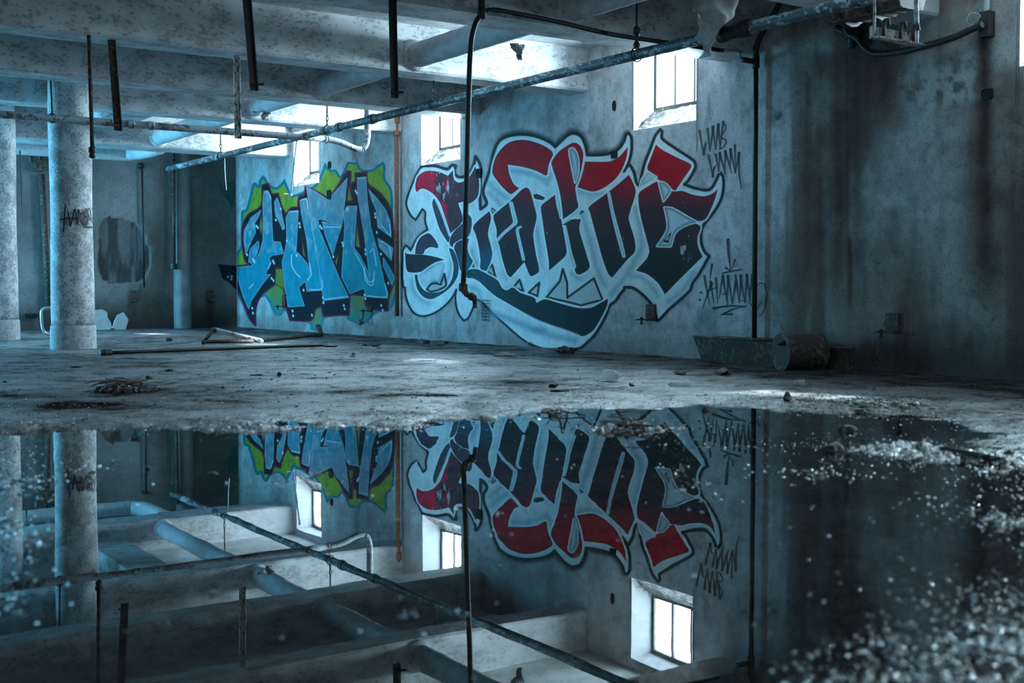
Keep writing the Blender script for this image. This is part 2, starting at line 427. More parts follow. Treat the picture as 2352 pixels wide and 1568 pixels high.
def wallcol(s, z):
    P = room_arr(np.zeros_like(s), s, z)
    u, v = photo(P)
    n1 = fbm(s * 1.3, z * 1.3, 3); n2 = fbm(s * 6, z * 5, 11); n3 = fbm(s * 4.0, z * 0.35, 23); n4 = fbm(s * 14, z * 12, 31)
    C = lerp(np.array([0.64, 0.65, 0.655]), np.array([0.48, 0.485, 0.49]), sst(.3, .75, n1))
    C = stain_or_shade(C, 0.5 * sst(.50, .72, n2), (0.28, 0.28, 0.28))
    C = stain_or_shade(C, 0.35 * sst(.55, .68, n4), (0.22, 0.22, 0.22))
    C = stain_or_shade(C, 0.45 * sst(.55, .75, n3) , (0.27, 0.22, 0.19))
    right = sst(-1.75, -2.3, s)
    C = stain_or_shade(C, right * (0.42 + 0.35 * sst(.35, .7, n1)), (0.27, 0.22, 0.19))
    C = stain_or_shade(C, right * 0.6 * sst(.45, .7, n3), BROWN)
    far = sst(5.0, 5.6, s)
    C = stain_or_shade(C, far * (.25 + .3 * sst(.4, .7, n1)), (0.27, 0.24, 0.22))
    C = stain_or_shade(C, right * .35 * sst(-2.6, -3.0, s) * sst(.35, .6, fbm(s * .9, z * .5, 63)), (0.11, 0.075, 0.058))
    # mould patches in greenish black speckle on the right part
    for uc, vc, ru, rv, k in ((2180, 190, 60, 60, .7), (1835, 230, 18, 60, .6), (2120, 215, 60, 25, .5), (2300, 250, 40, 60, .3), (1790, 270, 12, 40, .7)):
        g = np.exp(-((u - uc) / ru) ** 2 - ((v - vc) / rv) ** 2)
        C = stain_or_shade(C, np.clip(k * g * sst(.45, .58, n4) * 1.5, 0, .9), (0.10, 0.115, 0.11))
    wob = (fbm(z * 2.2, s * 0.6, 41) - .5) * 16
    for uc, hw, v0, v1, k, col in STREAKS:
        g = np.exp(-(((u + wob * min(1, hw / 20) - uc) / hw) ** 2)) * sst(v0 - 12, v0 + 12, v) * (1 - sst(v1 - 0.45 * (v1 - v0), v1, v))
        C = stain_or_shade(C, np.clip(k * g * (0.75 + 0.6 * n2), 0, .95), col)
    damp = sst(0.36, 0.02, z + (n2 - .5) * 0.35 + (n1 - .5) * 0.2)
    C = stain_or_shade(C, damp * (0.55 + 0.35 * right), (0.10, 0.10, 0.10))
    C = stain_or_shade(C, sst(0.55, 0.15, z + (n1 - .5) * .5) * right * .6, (0.05, 0.045, 0.04))
    # bare and repainted patches
    C = stain_or_shade(C, 0.5 * sst(.62, .66, fbm(s * 2.4, z * 2.0, 57)) * (1 - right), (0.50, 0.53, 0.55))
    # cracks
    cr = np.abs(fbm(s * 1.1, z * 1.1, 77, 5) - .5)
    C = stain_or_shade(C, 0.5 * (1 - sst(0.0, 0.006, cr)) * (0.3 + .7 * right), (0.08, 0.08, 0.08))
    return C
def endcol(r, z):
    n1 = fbm(r * 1.1, z * 1.2, 103); n2 = fbm(r * 5, z * 4, 111); n3 = fbm(r * 3.0, z * 0.3, 123)
    u, v = photo(room_arr(r, np.full_like(r, FARS), z))
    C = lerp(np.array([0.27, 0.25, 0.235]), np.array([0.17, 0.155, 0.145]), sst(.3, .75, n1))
    C = stain_or_shade(C, 0.35 * sst(.5, .75, n2), (0.22, 0.21, 0.20))
    C = stain_or_shade(C, 0.55 * sst(.5, .7, n3), (0.12, 0.10, 0.09))
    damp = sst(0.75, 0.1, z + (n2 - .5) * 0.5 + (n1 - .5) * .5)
    C = stain_or_shade(C, damp * .8, (0.055, 0.045, 0.04))
    for uc, vc, ru, rv, k, col in ((290, 480, 75, 90, .5, (.42, .41, .40)), (285, 680, 60, 40, .4, (.36, .35, .34)), (355, 560, 25, 90, .5, (.08, .075, .07)), (340, 700, 60, 45, .6, (.05, .035, .025)), (500, 650, 30, 120, .4, (.12, .09, .08)), (500, 740, 50, 30, .6, (.04, .03, .025)), (305, 705, 12, 50, .5, (.05, .03, .02)), (482, 715, 10, 50, .7, (.03, .02, .015)), (330, 470, 14, 70, .35, (.1, .095, .09))):
        g = np.exp(-((u - uc) / ru) ** 2 - ((v - vc) / rv) ** 2)
        C = stain_or_shade(C, np.clip(k * g * (.6 + .8 * n2), 0, .95), col)
    return C

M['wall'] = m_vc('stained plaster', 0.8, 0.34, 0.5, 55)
M['spray'] = m_vc('spray paint on plaster', 0.6, 0.22, 0.35, 70)
M['blank'] = m_plain('bare concrete', (0.30, 0.30, 0.30), 0.85, 0, 0.2, 3, 0.4)

def cuts(a, b, step, marks):
    L = list(np.arange(a, b, step)) + [b]
    L = [x for x in L if all(abs(x - m) > step * .45 for m in marks)] + [m for m in marks if a <= m <= b]
    return np.array(sorted(set(L)))
ws = cuts(-6.6, FARS, 0.022, [x for q in WINS for x in q])
wz = cuts(-0.06, SLAB, 0.022, [WZ0, WTOP])
def inwin(a, b):
    h = np.zeros(len(a), bool)
    for s0, s1 in WINS: h |= (a > s0) & (a < s1) & (b > WZ0) & (b < WTOP)
    return h
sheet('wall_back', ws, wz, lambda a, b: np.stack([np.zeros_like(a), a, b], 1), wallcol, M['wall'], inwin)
tag(MB().box(0, 0.3, NEARS, WINS[0][0], -0.06, SLAB).box(0, 0.3, WINS[0][1], -6.6, -0.06, SLAB).box(0, .3, *WINS[0], -.06, WZ0 - .01).box(0, .3, *WINS[0], WTOP, SLAB).build('wall_back_side', M['blank']), kind='structure')
wr = np.append(np.append(np.arange(-9.52, -6, 0.06), np.arange(-6, -0.008, .014)), .02)
# the end wall has a patch where the render fell off (sunk 3 cm)
PATCH = [(228, 520), (236, 508), (252, 497), (270, 503), (300, 506), (312, 512), (322, 522), (334, 545), (338, 560), (345, 575), (343, 610), (335, 635), (318, 648), (295, 650), (250, 650), (236, 640), (226, 620)]
def seg_sdf(px, py, poly):
    d = np.full(px.shape, 1e18); ins = np.zeros(px.shape, bool); n = len(poly)
    for i in range(n):
        x0, y0 = poly[i]; x1, y1 = poly[(i + 1) % n]
        ex, ey = x1 - x0, y1 - y0; wx, wy = px - x0, py - y0
        t = np.clip((wx * ex + wy * ey) / (ex * ex + ey * ey + 1e-9), 0, 1)
        dd = (wx - ex * t) ** 2 + (wy - ey * t) ** 2
        d = np.minimum(d, dd)
        if ey != 0:
            c = ((y0 <= py) & (y1 > py)) | ((y1 <= py) & (y0 > py))
            ins ^= c & (wx < ex * (py - y0) / ey)
    d = np.sqrt(d)
    return np.where(ins, -d, d)
def endpt(a, b):
    u, v = photo(room_arr(a, np.full_like(a, FARS), b))
    d = seg_sdf(u, v, PATCH) + (fbm(a * 12, b * 12, 5) - .5) * 8
    return np.stack([a, FARS + 0.035 * sst(2, -2, d), b], 1)
def endcol2(a, b):
    C = endcol(a, b)
    u, v = photo(room_arr(a, np.full_like(a, FARS), b))
    d = seg_sdf(u, v, PATCH) + (fbm(a * 12, b * 12, 5) - .5) * 8
    n = fbm(a * 6, b * 1.2, 9)
    C2 = lerp(np.array([0.075, 0.07, 0.068]), np.array([0.16, 0.16, 0.16]), sst(.5, .62, n))
    k = sst(1.5, -1.5, d)
    C = C * (1 - k[:, None]) + C2 * k[:, None]
    return stain_or_shade(C, 0.55 * np.exp(-((d - 3) / 3.0) ** 2), (0.25, 0.24, 0.235))
sheet('wall_left', wr, np.append(np.arange(-0.06, SLAB - .001, 0.015), SLAB), endpt, endcol2, M['wall'])
mb = MB()   # opposite wall around its doorway and the small added opening
prev = NEARS
for a, b, z0, z1 in sorted(OPEN):
    mb.box(FRONTR - .3, FRONTR, prev, a, -0.06, SLAB)
    if z0 > 0: mb.box(FRONTR - .3, FRONTR, a, b, -0.06, z0)
    mb.box(FRONTR - .3, FRONTR, a, b, z1, SLAB); prev = b
mb.box(FRONTR - .3, FRONTR, prev, FARS + .2, -0.06, SLAB)
tag(mb.build('wall_front', M['blank']), kind='structure')
tag(MB().box(FRONTR - .3, .3, NEARS - .3, NEARS, -0.06, SLAB).build('wall_right', M['blank']), kind='structure')
tag(MB().box(FRONTR - .3, 0.42, NEARS - .3, FARS + .2, SLAB, SLAB + .25).build('ceiling', M['slab']), kind='structure')
# unseen overhang added outside above the windows to trim the sun patches
tag(MB().box(.43, 1.2, NEARS, FARS, 3.92, 4.08).build('trim_2', M['blank']), kind='structure')
# pilaster on the end wall
pa, pb = on_s(405, 760, FARS - .12)[0], on_s(443, 760, FARS - .12)[0]
mb = MB()
pts = [(pa, FARS)] + [(pa + (pb - pa) * t, FARS - .16 + .10 * (2 * t - 1) ** 4) for t in np.linspace(0, 1, 9)] + [(pb, FARS)]
V = [(r, s, z) for z in (-0.05, SLAB) for r, s in pts]; n = len(pts)
mb.add(V, [(i, i + 1, n + i + 1, n + i) for i in range(n - 1)])
tag(mb.build('trim_1', m_plain('pilaster plaster', (0.20, 0.19, 0.18), 0.8, 0, 0.3, 4, .4), smooth=False), kind='structure')

# ------------------------------------------------------------------ windows
m, t, b = nodes('dusty window glass')
out = [n for n in t.nodes if n.type == 'OUTPUT_MATERIAL'][0]
v = coords(t, (5, 5, 5)); n = tex(t, 'ShaderNodeTexNoise', 1.6, v, Detail=7.0)
tr = t.nodes.new('ShaderNodeBsdfTransparent'); tr.inputs[0].default_value = (0.93, 0.96, 0.97, 1)
b.inputs['Base Color'].default_value = (0.4, 0.45, 0.46, 1); b.inputs['Roughness'].default_value = 0.25
mxs = t.nodes.new('ShaderNodeMixShader')
f = ramp(t, n.outputs['Fac'], [(0.52, (0.03,) * 3), (0.74, (0.28,) * 3)])
t.links.new(f, mxs.inputs[0]); t.links.new(tr.outputs[0], mxs.inputs[1]); t.links.new(b.outputs[0], mxs.inputs[2]); t.links.new(mxs.outputs[0], out.inputs[0])
M['glass'] = m
for k, (s0, s1) in enumerate(WINS):
    mb = MB()
    D = RFRAME + .06
    # reveals: two sides and the head, with the outer face of the wall
    mb.box(-0.0, D, s1, s1 + .03, WZ0 - .3, WTOP + .03).box(-0.0, D, s0 - .03, s0, WZ0 - .3, WTOP + .03).box(0, D, s0, s1, WTOP, WTOP + .03)
    mb.box(RFRAME + .02, D, s0, s1, WZ0 - .3, WZ1 - .02)
    wd = mb.build('window_%d' % (k + 1), M['reveal']); tag(wd, kind='structure')
    # sloping sill, broken surface
    na, nb = 40, 20
    sa = np.linspace(s0, s1, na); tb = np.linspace(0, 1, nb)
    A, B = np.meshgrid(sa, tb, indexing='ij')
    A = A.ravel(); B = B.ravel()
    Z = WZ0 + (WZ1 - WZ0) * B + (fbm(A * 14, B * 5, 7 + k) - .5) * 0.07 * np.sin(np.pi * np.clip(B, 0, 1))
    P = np.stack([B * (RFRAME + .03), A, Z], 1)
    idx = np.arange(na * nb).reshape(na, nb)
    q = np.stack([idx[:-1, :-1], idx[1:, :-1], idx[1:, 1:], idx[:-1, 1:]], -1).reshape(-1, 4)
    grid_mesh('window_sill', P, q, None, M['sill'], None, wd, smooth=False)
    fr = MB(); t_ = .035
    fr.box(RFRAME, RFRAME + .04, s1 - t_, s1, WZ1 - .03, WTOP).box(RFRAME, RFRAME + .04, s0, s0 + t_, WZ1 - .03, WTOP)
    fr.box(RFRAME, RFRAME + .04, s0 + t_, s1 - t_, WZ1 - .03, WZ1 + .01).box(RFRAME, RFRAME + .04, s0 + t_, s1 - t_, WTOP - .04, WTOP)
    fo = fr.build('window_frame', M['frame'], wd)
    lw = (s1 - s0 - 2 * t_) / 3
    for j in (1, 2):
        c = s0 + t_ + j * lw
        MB().box(RFRAME, RFRAME + .035, c - .011, c + .011, WZ1 + .01, WTOP - .04).build('mullion', M['frame'], fo)
    for j in range(3):
        c0 = s0 + t_ + j * lw + .011; c1 = s0 + t_ + (j + 1) * lw - .011
        if j == 0: c0 -= .011
        if j == 2: c1 += .011
        MB().box(RFRAME + .015, RFRAME + .019, c0, c1, WZ1 + .01, WTOP - .04).build('pane', M['glass'], fo)
    if k == 2:   # blown-in debris and webs in the corner of the near window
        mb = MB()
        for j in range(26):
            p0 = np.array([0.10 + .16 * random.random(), s1 - .02 - .22 * random.random() ** 2, 0])
            p0[2] = WZ0 + (WZ1 - WZ0) * p0[0] / .31 + .012
            d = np.array([random.uniform(-.05, .05), random.uniform(-.12, .06), random.uniform(.0, .10)])
            mb.tube([p0, p0 + d * .5 + np.array([0, 0, .01]), p0 + d], .0022, 4)
        tag(mb.build('window_debris', M['twig'], wd), kind='stuff')

# ------------------------------------------------------------------ ceiling beams
BEAMS = [(-3.70, -3.28), (-1.75, -1.30), (0.78, 1.16), (2.95, 3.36), (4.95, 5.36), (8.62, 9.25)]
BLAB = ['white concrete beam nearest the camera, its end at the top right of the wall',
        'second concrete beam back, running past the top of the hanging looped conduit',
        'third concrete beam back, its brightly lit face ending left of the nearest big window',
        'fourth concrete beam back, ending right of the middle window, chain hook beneath',
        'fifth concrete beam back, behind the front column and ending at the orange pipe',
        'farthest concrete beam, low over the dark end wall left of the far window']
Z_B = 2.84
for (s0, s1), lab in zip(BEAMS, BLAB):
    bm_ = bmesh.new()
    n = 90
    rr = np.linspace(FRONTR, 0.0, n)
    V = []; F = []
    ch = 0.022
    for i, r in enumerate(rr):
        e = (vnoise(np.array([r * 5.0]), np.array([s0 * 3]), 3)[0] - .5) * .012
        V += [(r, s0, SLAB), (r, s0 + e * .3, Z_B + ch), (r, s0 + ch + e, Z_B + e * .4), (r, s1 - ch, Z_B + e * .3), (r, s1, Z_B + ch), (r, s1, SLAB)]
    for i in range(n - 1):
        for k in range(5):
            F.append((i * 6 + k, (i + 1) * 6 + k, (i + 1) * 6 + k + 1, i * 6 + k + 1))
    F.append((0, 1, 2, 3, 4, 5)); F.append(tuple((n - 1) * 6 + k for k in (5, 4, 3, 2, 1, 0)))
    bm_.free()
    o = mesh('ceiling_beam', V, F, M['beam'], base=(FRONTR / 2, (s0 + s1) / 2, Z_B))
    tag(o, lab, 'beam', 'ceiling beams')
# shallow rib between the two far beams
o = MB().box(-3.3, -2.75, 5.36, 8.62, 3.08, SLAB).build('ceiling_rib', M['beam'])
tag(o, 'shallow concrete rib between the two farthest beams, left of the wrapped pipe', 'beam')

# ------------------------------------------------------------------ columns
def column(s, r, rad, label, zs):
    c = empty('concrete_column', (r, s, 0), label, 'column', 'round concrete columns')
    n = 40; prof = []
    for z in np.linspace(0.28, SLAB - .005, 40):
        prof.append((z, rad + .006 * math.sin(z * 3) + (.004 if abs(z - zs) < .05 else 0)))
    MB().lathe((r, s, 0), (0, 0, 1), prof, n).build('shaft', M['column'], c, base=(r, s, 0.28), smooth=True)
    MB().lathe((r, s, 0), (0, 0, 1), [(-0.05, rad + .022), (0.255, rad + .018), (0.283, rad + .012), (0.288, rad)], n).build('plinth', M['plinth'], c, base=(r, s, 0), smooth=False)
    MB().box(r - .10, r + .10, s, 4.96 if s < 6 else 8.62, Z_B - .02, SLAB - .002).build('capital', M['beam'], c)
    return c
b1 = on_z(182, 806); b0 = on_z(10, 784)
C1 = (b1[0], b1[1] + .24); C0 = (b0[0], b0[1] + .24)
col1 = column(C1[1], C1[0], .232, 'pale round concrete column with black tag scrawl near the left edge', 1.2)
col0 = column(C0[1], C0[0], .232, 'round concrete column cut off by the left edge, behind the tagged column', 1.2)
# ------------------------------------------------------------------ floor and water
SHORE = [(-700, 1000), (-200, 992), (0, 990), (120, 986), (240, 990), (330, 982), (480, 984), (560, 990), (610, 972), (680, 968), (760, 978), (860, 976), (930, 982), (985, 968), (1060, 962), (1150, 952), (1210, 950), (1290, 944), (1320, 936), (1500, 937), (1600, 930), (1700, 934), (1760, 940), (1860, 944), (1960, 948), (2100, 945), (2160, 958), (2190, 975), (2240, 985), (2300, 1010), (2420, 1070), (2900, 1100)]
shore_w = [CAMP + ray(u, v) * (-CAMH / ray(u, v)[2]) for u, v in SHORE]
shore_w = [(p[0], p[1]) for p in shore_w]
shore_poly = shore_w + [(9, 3.5), (9, -3), (-9, -3)]
def floor_w(u, v):
    p = CAMP + ray(u, v) * (-CAMH / ray(u, v)[2]); return p[0], p[1]
# shoals: spots where the bottom comes up to the surface (u, v, half width px, half height px, height)
SHOALS = [(2380, 1090, 150, 75, .032), (2330, 1500, 230, 150, .030), (2050, 1540, 200, 70, .022), (2400, 1240, 110, 70, .03), (1880, 1085, 140, 16, .026), (1500, 985, 190, 11, .030),
          (1650, 1025, 160, 10, .028), (1420, 985, 90, 12, .034), (1580, 1110, 40, 30, .018), (0, 1235, 60, 40, .030), (0, 1120, 70, 28, .028), (20, 1040, 60, 18, .024), (130, 1080, 80, 30, .020),
          (600, 1112, 50, 10, .026), (700, 1095, 60, 9, .024), (1130, 1225, 38, 12, .022), (1480, 1515, 40, 14, .022), (10, 1340, 30, 14, .02), (30, 1410, 30, 12, .02), (1990, 1030, 160, 24, .024), (2100, 1035, 120, 20, .024), (1200, 965, 200, 8, .02),
          (700, 985, 250, 8, .02), (60, 985, 120, 10, .02), (940, 1410, 26, 8, .018), (1030, 1400, 26, 6, .018), (1950, 930, 150, 14, .02), (2250, 1180, 90, 30, .02)]
SH = []
for u, v, a, b_, h in SHOALS:
    c = floor_w(u, v); e = floor_w(u + a, v); g = floor_w(u, v - b_)
    SH.append((c[0], c[1], abs(e[0] - c[0]), abs(g[1] - c[1]), h))
def floor_z(x, y):
    d = seg_sdf(x, y, shore_poly)           # < 0 in the puddle
    n1 = fbm(x * 2.2, y * 2.2, 201) - .5; n2 = fbm(x * 9, y * 9, 211) - .5; n3 = fbm(x * 34, y * 34, 221, 3) - .5
    z = np.clip(d + n2 * .35, -0.5, 1.2)
    z = np.where(z > 0, .020 * np.tanh(z * 4), .034 * np.tanh(z * 3.2))
    z = z + n1 * .010 + n2 * .008 + n3 * .0045
    for cx, cy, a, b_, h in SH:
        k = np.exp(-(((x - cx) / a) ** 2 + ((y - cy) / b_) ** 2))
        z = z + h * k * (.75 + 1.2 * n2 + 1.6 * n3)
    return z
ny, nx = 560, 620
ys = 1.5 * (26 / 1.5) ** np.linspace(0, 1, ny)
tx = np.linspace(-0.60, 0.60, nx)
X = np.outer(ys, tx); Y = np.repeat(ys[:, None], nx, 1)
x, y = X.ravel(), Y.ravel()
z = floor_z(x, y)
# colours: dusty pale concrete, dark dirt, painted shade along the wall, mud under water
n1 = fbm(x * .9, y * .9, 301); n2 = fbm(x * 5, y * 3.2, 311); n3 = fbm(x * 22, y * 16, 321, 3); nl = fbm(x * 1.2, y * 6, 331)
C = lerp(np.array([0.31, 0.32, 0.33]), np.array([0.17, 0.175, 0.18]), sst(.3, .7, n1))
C = stain_or_shade(C, .5 * sst(.54, .68, n2 * .6 + n3 * .4), (0.10, 0.095, 0.09))
C = stain_or_shade(C, .35 * sst(.55, .75, nl), (0.08, 0.075, 0.07))
C = stain_or_shade(C, .6 * sst(.58, .66, n3 * .7 + fbm(x * .8, y * 1.6, 341) * .3), (0.05, 0.045, 0.04))
n5 = fbm(x * 60, y * 40, 351, 2)
C = stain_or_shade(C, .5 * sst(.55, .75, n5) * sst(.4, .6, n2), (0.05, 0.045, 0.04))
uu, vv = photo(np.stack([x, y, z * 0], 1))
for uc, vc, a, b_, k in ((200, 940, 230, 14, .85), (330, 903, 90, 10, .7), (60, 915, 120, 8, .6), (980, 915, 110, 6, .8), (700, 905, 180, 10, .35), (100, 840, 200, 18, .35), (1400, 905, 200, 10, .4), (1200, 885, 220, 10, .3), (540, 930, 60, 5, .6)):
    C = stain_or_shade(C, np.clip(k * np.exp(-((uu - uc) / a) ** 2 - ((vv - vc) / b_) ** 2) * (.5 + 1.6 * n2), 0, .97), (0.018, 0.016, 0.015))
rs = (np.stack([x, y], 1) - ORG[:2]) @ DR[:2]; ss = (np.stack([x, y], 1) - ORG[:2]) @ DL[:2]
C = stain_or_shade(C, .80 * sst(-1.7, -.7, rs + (n2 - .5) * .5), (0.06, 0.055, 0.05))  # shade along the wall foot put into the floor colour
C = stain_or_shade(C, .55 * sst(-2.2, -3.2, ss) * sst(-1.7, -.7, rs), (0.045, 0.04, 0.037))  # same painted shade, deeper beside the right part of the wall
wet = sst(.012, -.004, z)
C = stain_or_shade(C, wet * .6, (0.075, 0.07, 0.065))
C = stain_or_shade(C, sst(-.004, -.016, z) * .9, (0.33, 0.30, 0.27))
idx = np.arange(ny * nx).reshape(ny, nx)
q = np.stack([idx[:-1, :-1], idx[:-1, 1:], idx[1:, 1:], idx[1:, :-1]], -1).reshape(-1, 4)
inside = ((rs < .02) & (ss < FARS + .05))
q = q[inside[q].all(1)]
m, t, b = nodes('wet dirty concrete floor')
a = t.nodes.new('ShaderNodeAttribute'); a.attribute_name = 'paint'
g = t.nodes.new('ShaderNodeNewGeometry'); sp = t.nodes.new('ShaderNodeSeparateXYZ'); t.links.new(g.outputs['Position'], sp.inputs[0])
v = coords(t)
n_g = tex(t, 'ShaderNodeTexNoise', 120, v, Detail=3.0, Roughness=.6); n_h = tex(t, 'ShaderNodeTexNoise', 3.0, v, Detail=7.0, Roughness=.65)
n_a = tex(t, 'ShaderNodeTexNoise', 90, v, Detail=4.0, Roughness=.7); n_b = tex(t, 'ShaderNodeTexNoise', 18, v, Detail=5.0)
f = ramp(t, n_a.outputs['Fac'], [(0.32, (.6,) * 3), (0.5, (1.,) * 3), (.75, (1.2,) * 3)])
gsum = t.nodes.new('ShaderNodeMath'); gsum.operation = 'MULTIPLY_ADD'; gsum.inputs[1].default_value = .9
t.links.new(n_h.outputs['Fac'], gsum.inputs[0]); t.links.new(n_g.outputs['Fac'], gsum.inputs[2])
g_ = ramp(t, gsum.outputs[0], [(.975, (1.,) * 3), (1.045, (.25,) * 3)])
c_ = mixc(t, 1.0, a.outputs['Color'], f, 'MULTIPLY')
t.links.new(mixc(t, 1.0, c_, g_, 'MULTIPLY'), b.inputs['Base Color'])
rr = t.nodes.new('ShaderNodeMapRange'); rr.inputs['From Min'].default_value = .0; rr.inputs['From Max'].default_value = .022
rr.inputs['To Min'].default_value = .14; rr.inputs['To Max'].default_value = .36
t.links.new(sp.outputs['Z'], rr.inputs['Value'])
ra = t.nodes.new('ShaderNodeMath'); ra.operation = 'MULTIPLY_ADD'; ra.inputs[1].default_value = .30; 
sb = t.nodes.new('ShaderNodeMath'); sb.operation = 'SUBTRACT'; sb.inputs[1].default_value = .5
t.links.new(n_b.outputs['Fac'], sb.inputs[0]); t.links.new(sb.outputs[0], ra.inputs[0]); t.links.new(rr.outputs['Result'], ra.inputs[2]); t.links.new(ra.outputs[0], b.inputs['Roughness'])
# dry dirt hardly shines, wet and bare concrete does
bw = t.nodes.new('ShaderNodeRGBToBW'); cc = b.inputs['Base Color'].links[0].from_socket; t.links.new(cc, bw.inputs[0])
s1_ = t.nodes.new('ShaderNodeMapRange'); s1_.inputs['From Min'].default_value = .05; s1_.inputs['From Max'].default_value = .17; s1_.inputs['To Min'].default_value = .0; s1_.inputs['To Max'].default_value = .36
t.links.new(bw.outputs[0], s1_.inputs['Value'])
s2_ = t.nodes.new('ShaderNodeMapRange'); s2_.inputs['From Min'].default_value = .004; s2_.inputs['From Max'].default_value = .023; s2_.inputs['To Min'].default_value = .5; s2_.inputs['To Max'].default_value = .0
t.links.new(sp.outputs['Z'], s2_.inputs['Value'])
s4_ = t.nodes.new('ShaderNodeMapRange'); s4_.inputs['From Min'].default_value = .03; s4_.inputs['From Max'].default_value = .065
t.links.new(bw.outputs[0], s4_.inputs['Value'])
s5_ = t.nodes.new('ShaderNodeMath'); s5_.operation = 'MULTIPLY'; t.links.new(s4_.outputs[0], s5_.inputs[0]); t.links.new(s2_.outputs[0], s5_.inputs[1])
s3_ = t.nodes.new('ShaderNodeMath'); s3_.operation = 'MAXIMUM'; t.links.new(s1_.outputs[0], s3_.inputs[0]); t.links.new(s5_.outputs[0], s3_.inputs[1])
t.links.new(s3_.outputs[0], b.inputs['Specular IOR Level'])
ad = t.nodes.new('ShaderNodeMath'); ad.operation = 'MULTIPLY_ADD'; ad.inputs[1].default_value = 1.5
t.links.new(n_b.outputs['Fac'], ad.inputs[0]); t.links.new(n_a.outputs['Fac'], ad.inputs[2])
bump(t, b, ad.outputs[0], .55, .008)
M['floor'] = m
def world_mesh(name, P, q, C, mat, kind):
    R_ = (P - ORG); Pr = np.stack([R_ @ DR, R_ @ DL, P[:, 2]], 1)
    return grid_mesh(name, Pr, q, C, mat, kind)
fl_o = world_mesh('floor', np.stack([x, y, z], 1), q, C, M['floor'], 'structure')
tag(MB().box(FRONTR - .3, .3, NEARS - .3, FARS + .2, -0.30, -0.10).build('floor_slab', M['blank']), kind='structure')

m, t, b = nodes('still puddle water')
out = [n for n in t.nodes if n.type == 'OUTPUT_MATERIAL'][0]
t.nodes.remove(b)
fr_ = t.nodes.new('ShaderNodeFresnel'); fr_.inputs['IOR'].default_value = 1.7
gl = t.nodes.new('ShaderNodeBsdfGlossy'); gl.inputs['Roughness'].default_value = 0.0
gl.inputs['Color'].default_value = (1, 1, 1, 1)
tr = t.nodes.new('ShaderNodeBsdfTransparent'); tr.inputs[0].default_value = (.90, .89, .86, 1)
v = coords(t, (1, 1, 1)); nn = tex(t, 'ShaderNodeTexNoise', 2.5, v, Detail=2.0)
bb = t.nodes.new('ShaderNodeBump'); bb.inputs['Strength'].default_value = .03; bb.inputs['Distance'].default_value = .01
t.links.new(nn.outputs['Fac'], bb.inputs['Height']); t.links.new(bb.outputs[0], gl.inputs['Normal'])
ms = t.nodes.new('ShaderNodeMixShader')
t.links.new(fr_.outputs[0], ms.inputs[0]); t.links.new(tr.outputs[0], ms.inputs[1]); t.links.new(gl.outputs[0], ms.inputs[2]); t.links.new(ms.outputs[0], out.inputs[0])
M['water'] = m
P = np.array([(-9, .3, 0), (9, .3, 0), (9, 9.5, 0), (-9, 9.5, 0)], float)
Pr = np.stack([(P - ORG) @ DR, (P - ORG) @ DL, P[:, 2]], 1)
# keep the water inside the room
keep = [(-.02, -9.0), (-.02, -3.0), (-5.0, -.8), (-9.48, -.8), (-9.48, -12.0), (-.02, -12.0)]
wa = mesh('puddle_water', [(r, s, 0.0) for r, s in keep], [tuple(range(len(keep)))], M['water'])
tag(wa, 'still dark puddle flooding the floor in front, mirroring the wall and beams', 'puddle', kind='stuff')
# ------------------------------------------------------------------ painted murals (traced outlines, laid on the wall as paint)
def catm(P, k=4):
    P = np.array(P, float); n = len(P); out = []
    for i in range(n):
        p0, p1, p2, p3 = P[i - 1], P[i], P[(i + 1) % n], P[(i + 2) % n]
        d1 = p1 - p0; d2 = p2 - p1; d3 = p3 - p2
        def ang(a, b): return (a @ b) / (np.linalg.norm(a) * np.linalg.norm(b) + 1e-9)
        m1 = (p2 - p0) * .5 if ang(d1, d2) > .35 else d2 * .6      # keep sharp corners sharp
        m2 = (p3 - p1) * .5 if ang(d2, d3) > .35 else d2 * .6
        L = np.linalg.norm(d2)
        for m_ in (m1, m2):
            l = np.linalg.norm(m_)
            if l > L: m_ *= L / l
        for j in range(k):
            t = j / k; t2 = t * t; t3 = t2 * t
            out.append((2 * t3 - 3 * t2 + 1) * p1 + (t3 - 2 * t2 + t) * m1 + (-2 * t3 + 3 * t2) * p2 + (t3 - t2) * m2)
    return np.array(out)
def cpath(P, k=4):
    P = [np.array(p, float) for p in P]
    if len(P) < 3: return np.array(P)
    return smooth_path(P, k)
class Crop:
    def __init__(self, ox, oy, sc): self.o = np.array([ox, oy]); self.s = sc
    def __call__(self, pts): return [tuple(np.array(p[:2]) / self.s + self.o) for p in pts]
A_ = Crop(900, 280, 3.92); B_ = Crop(1250, 280, 3.136); D_ = Crop(900, 480, 4.276); C_ = Crop(450, 330, 3.136); G_ = Crop(1150, 0, 3.357); H_ = Crop(1550, 500, 2.933)

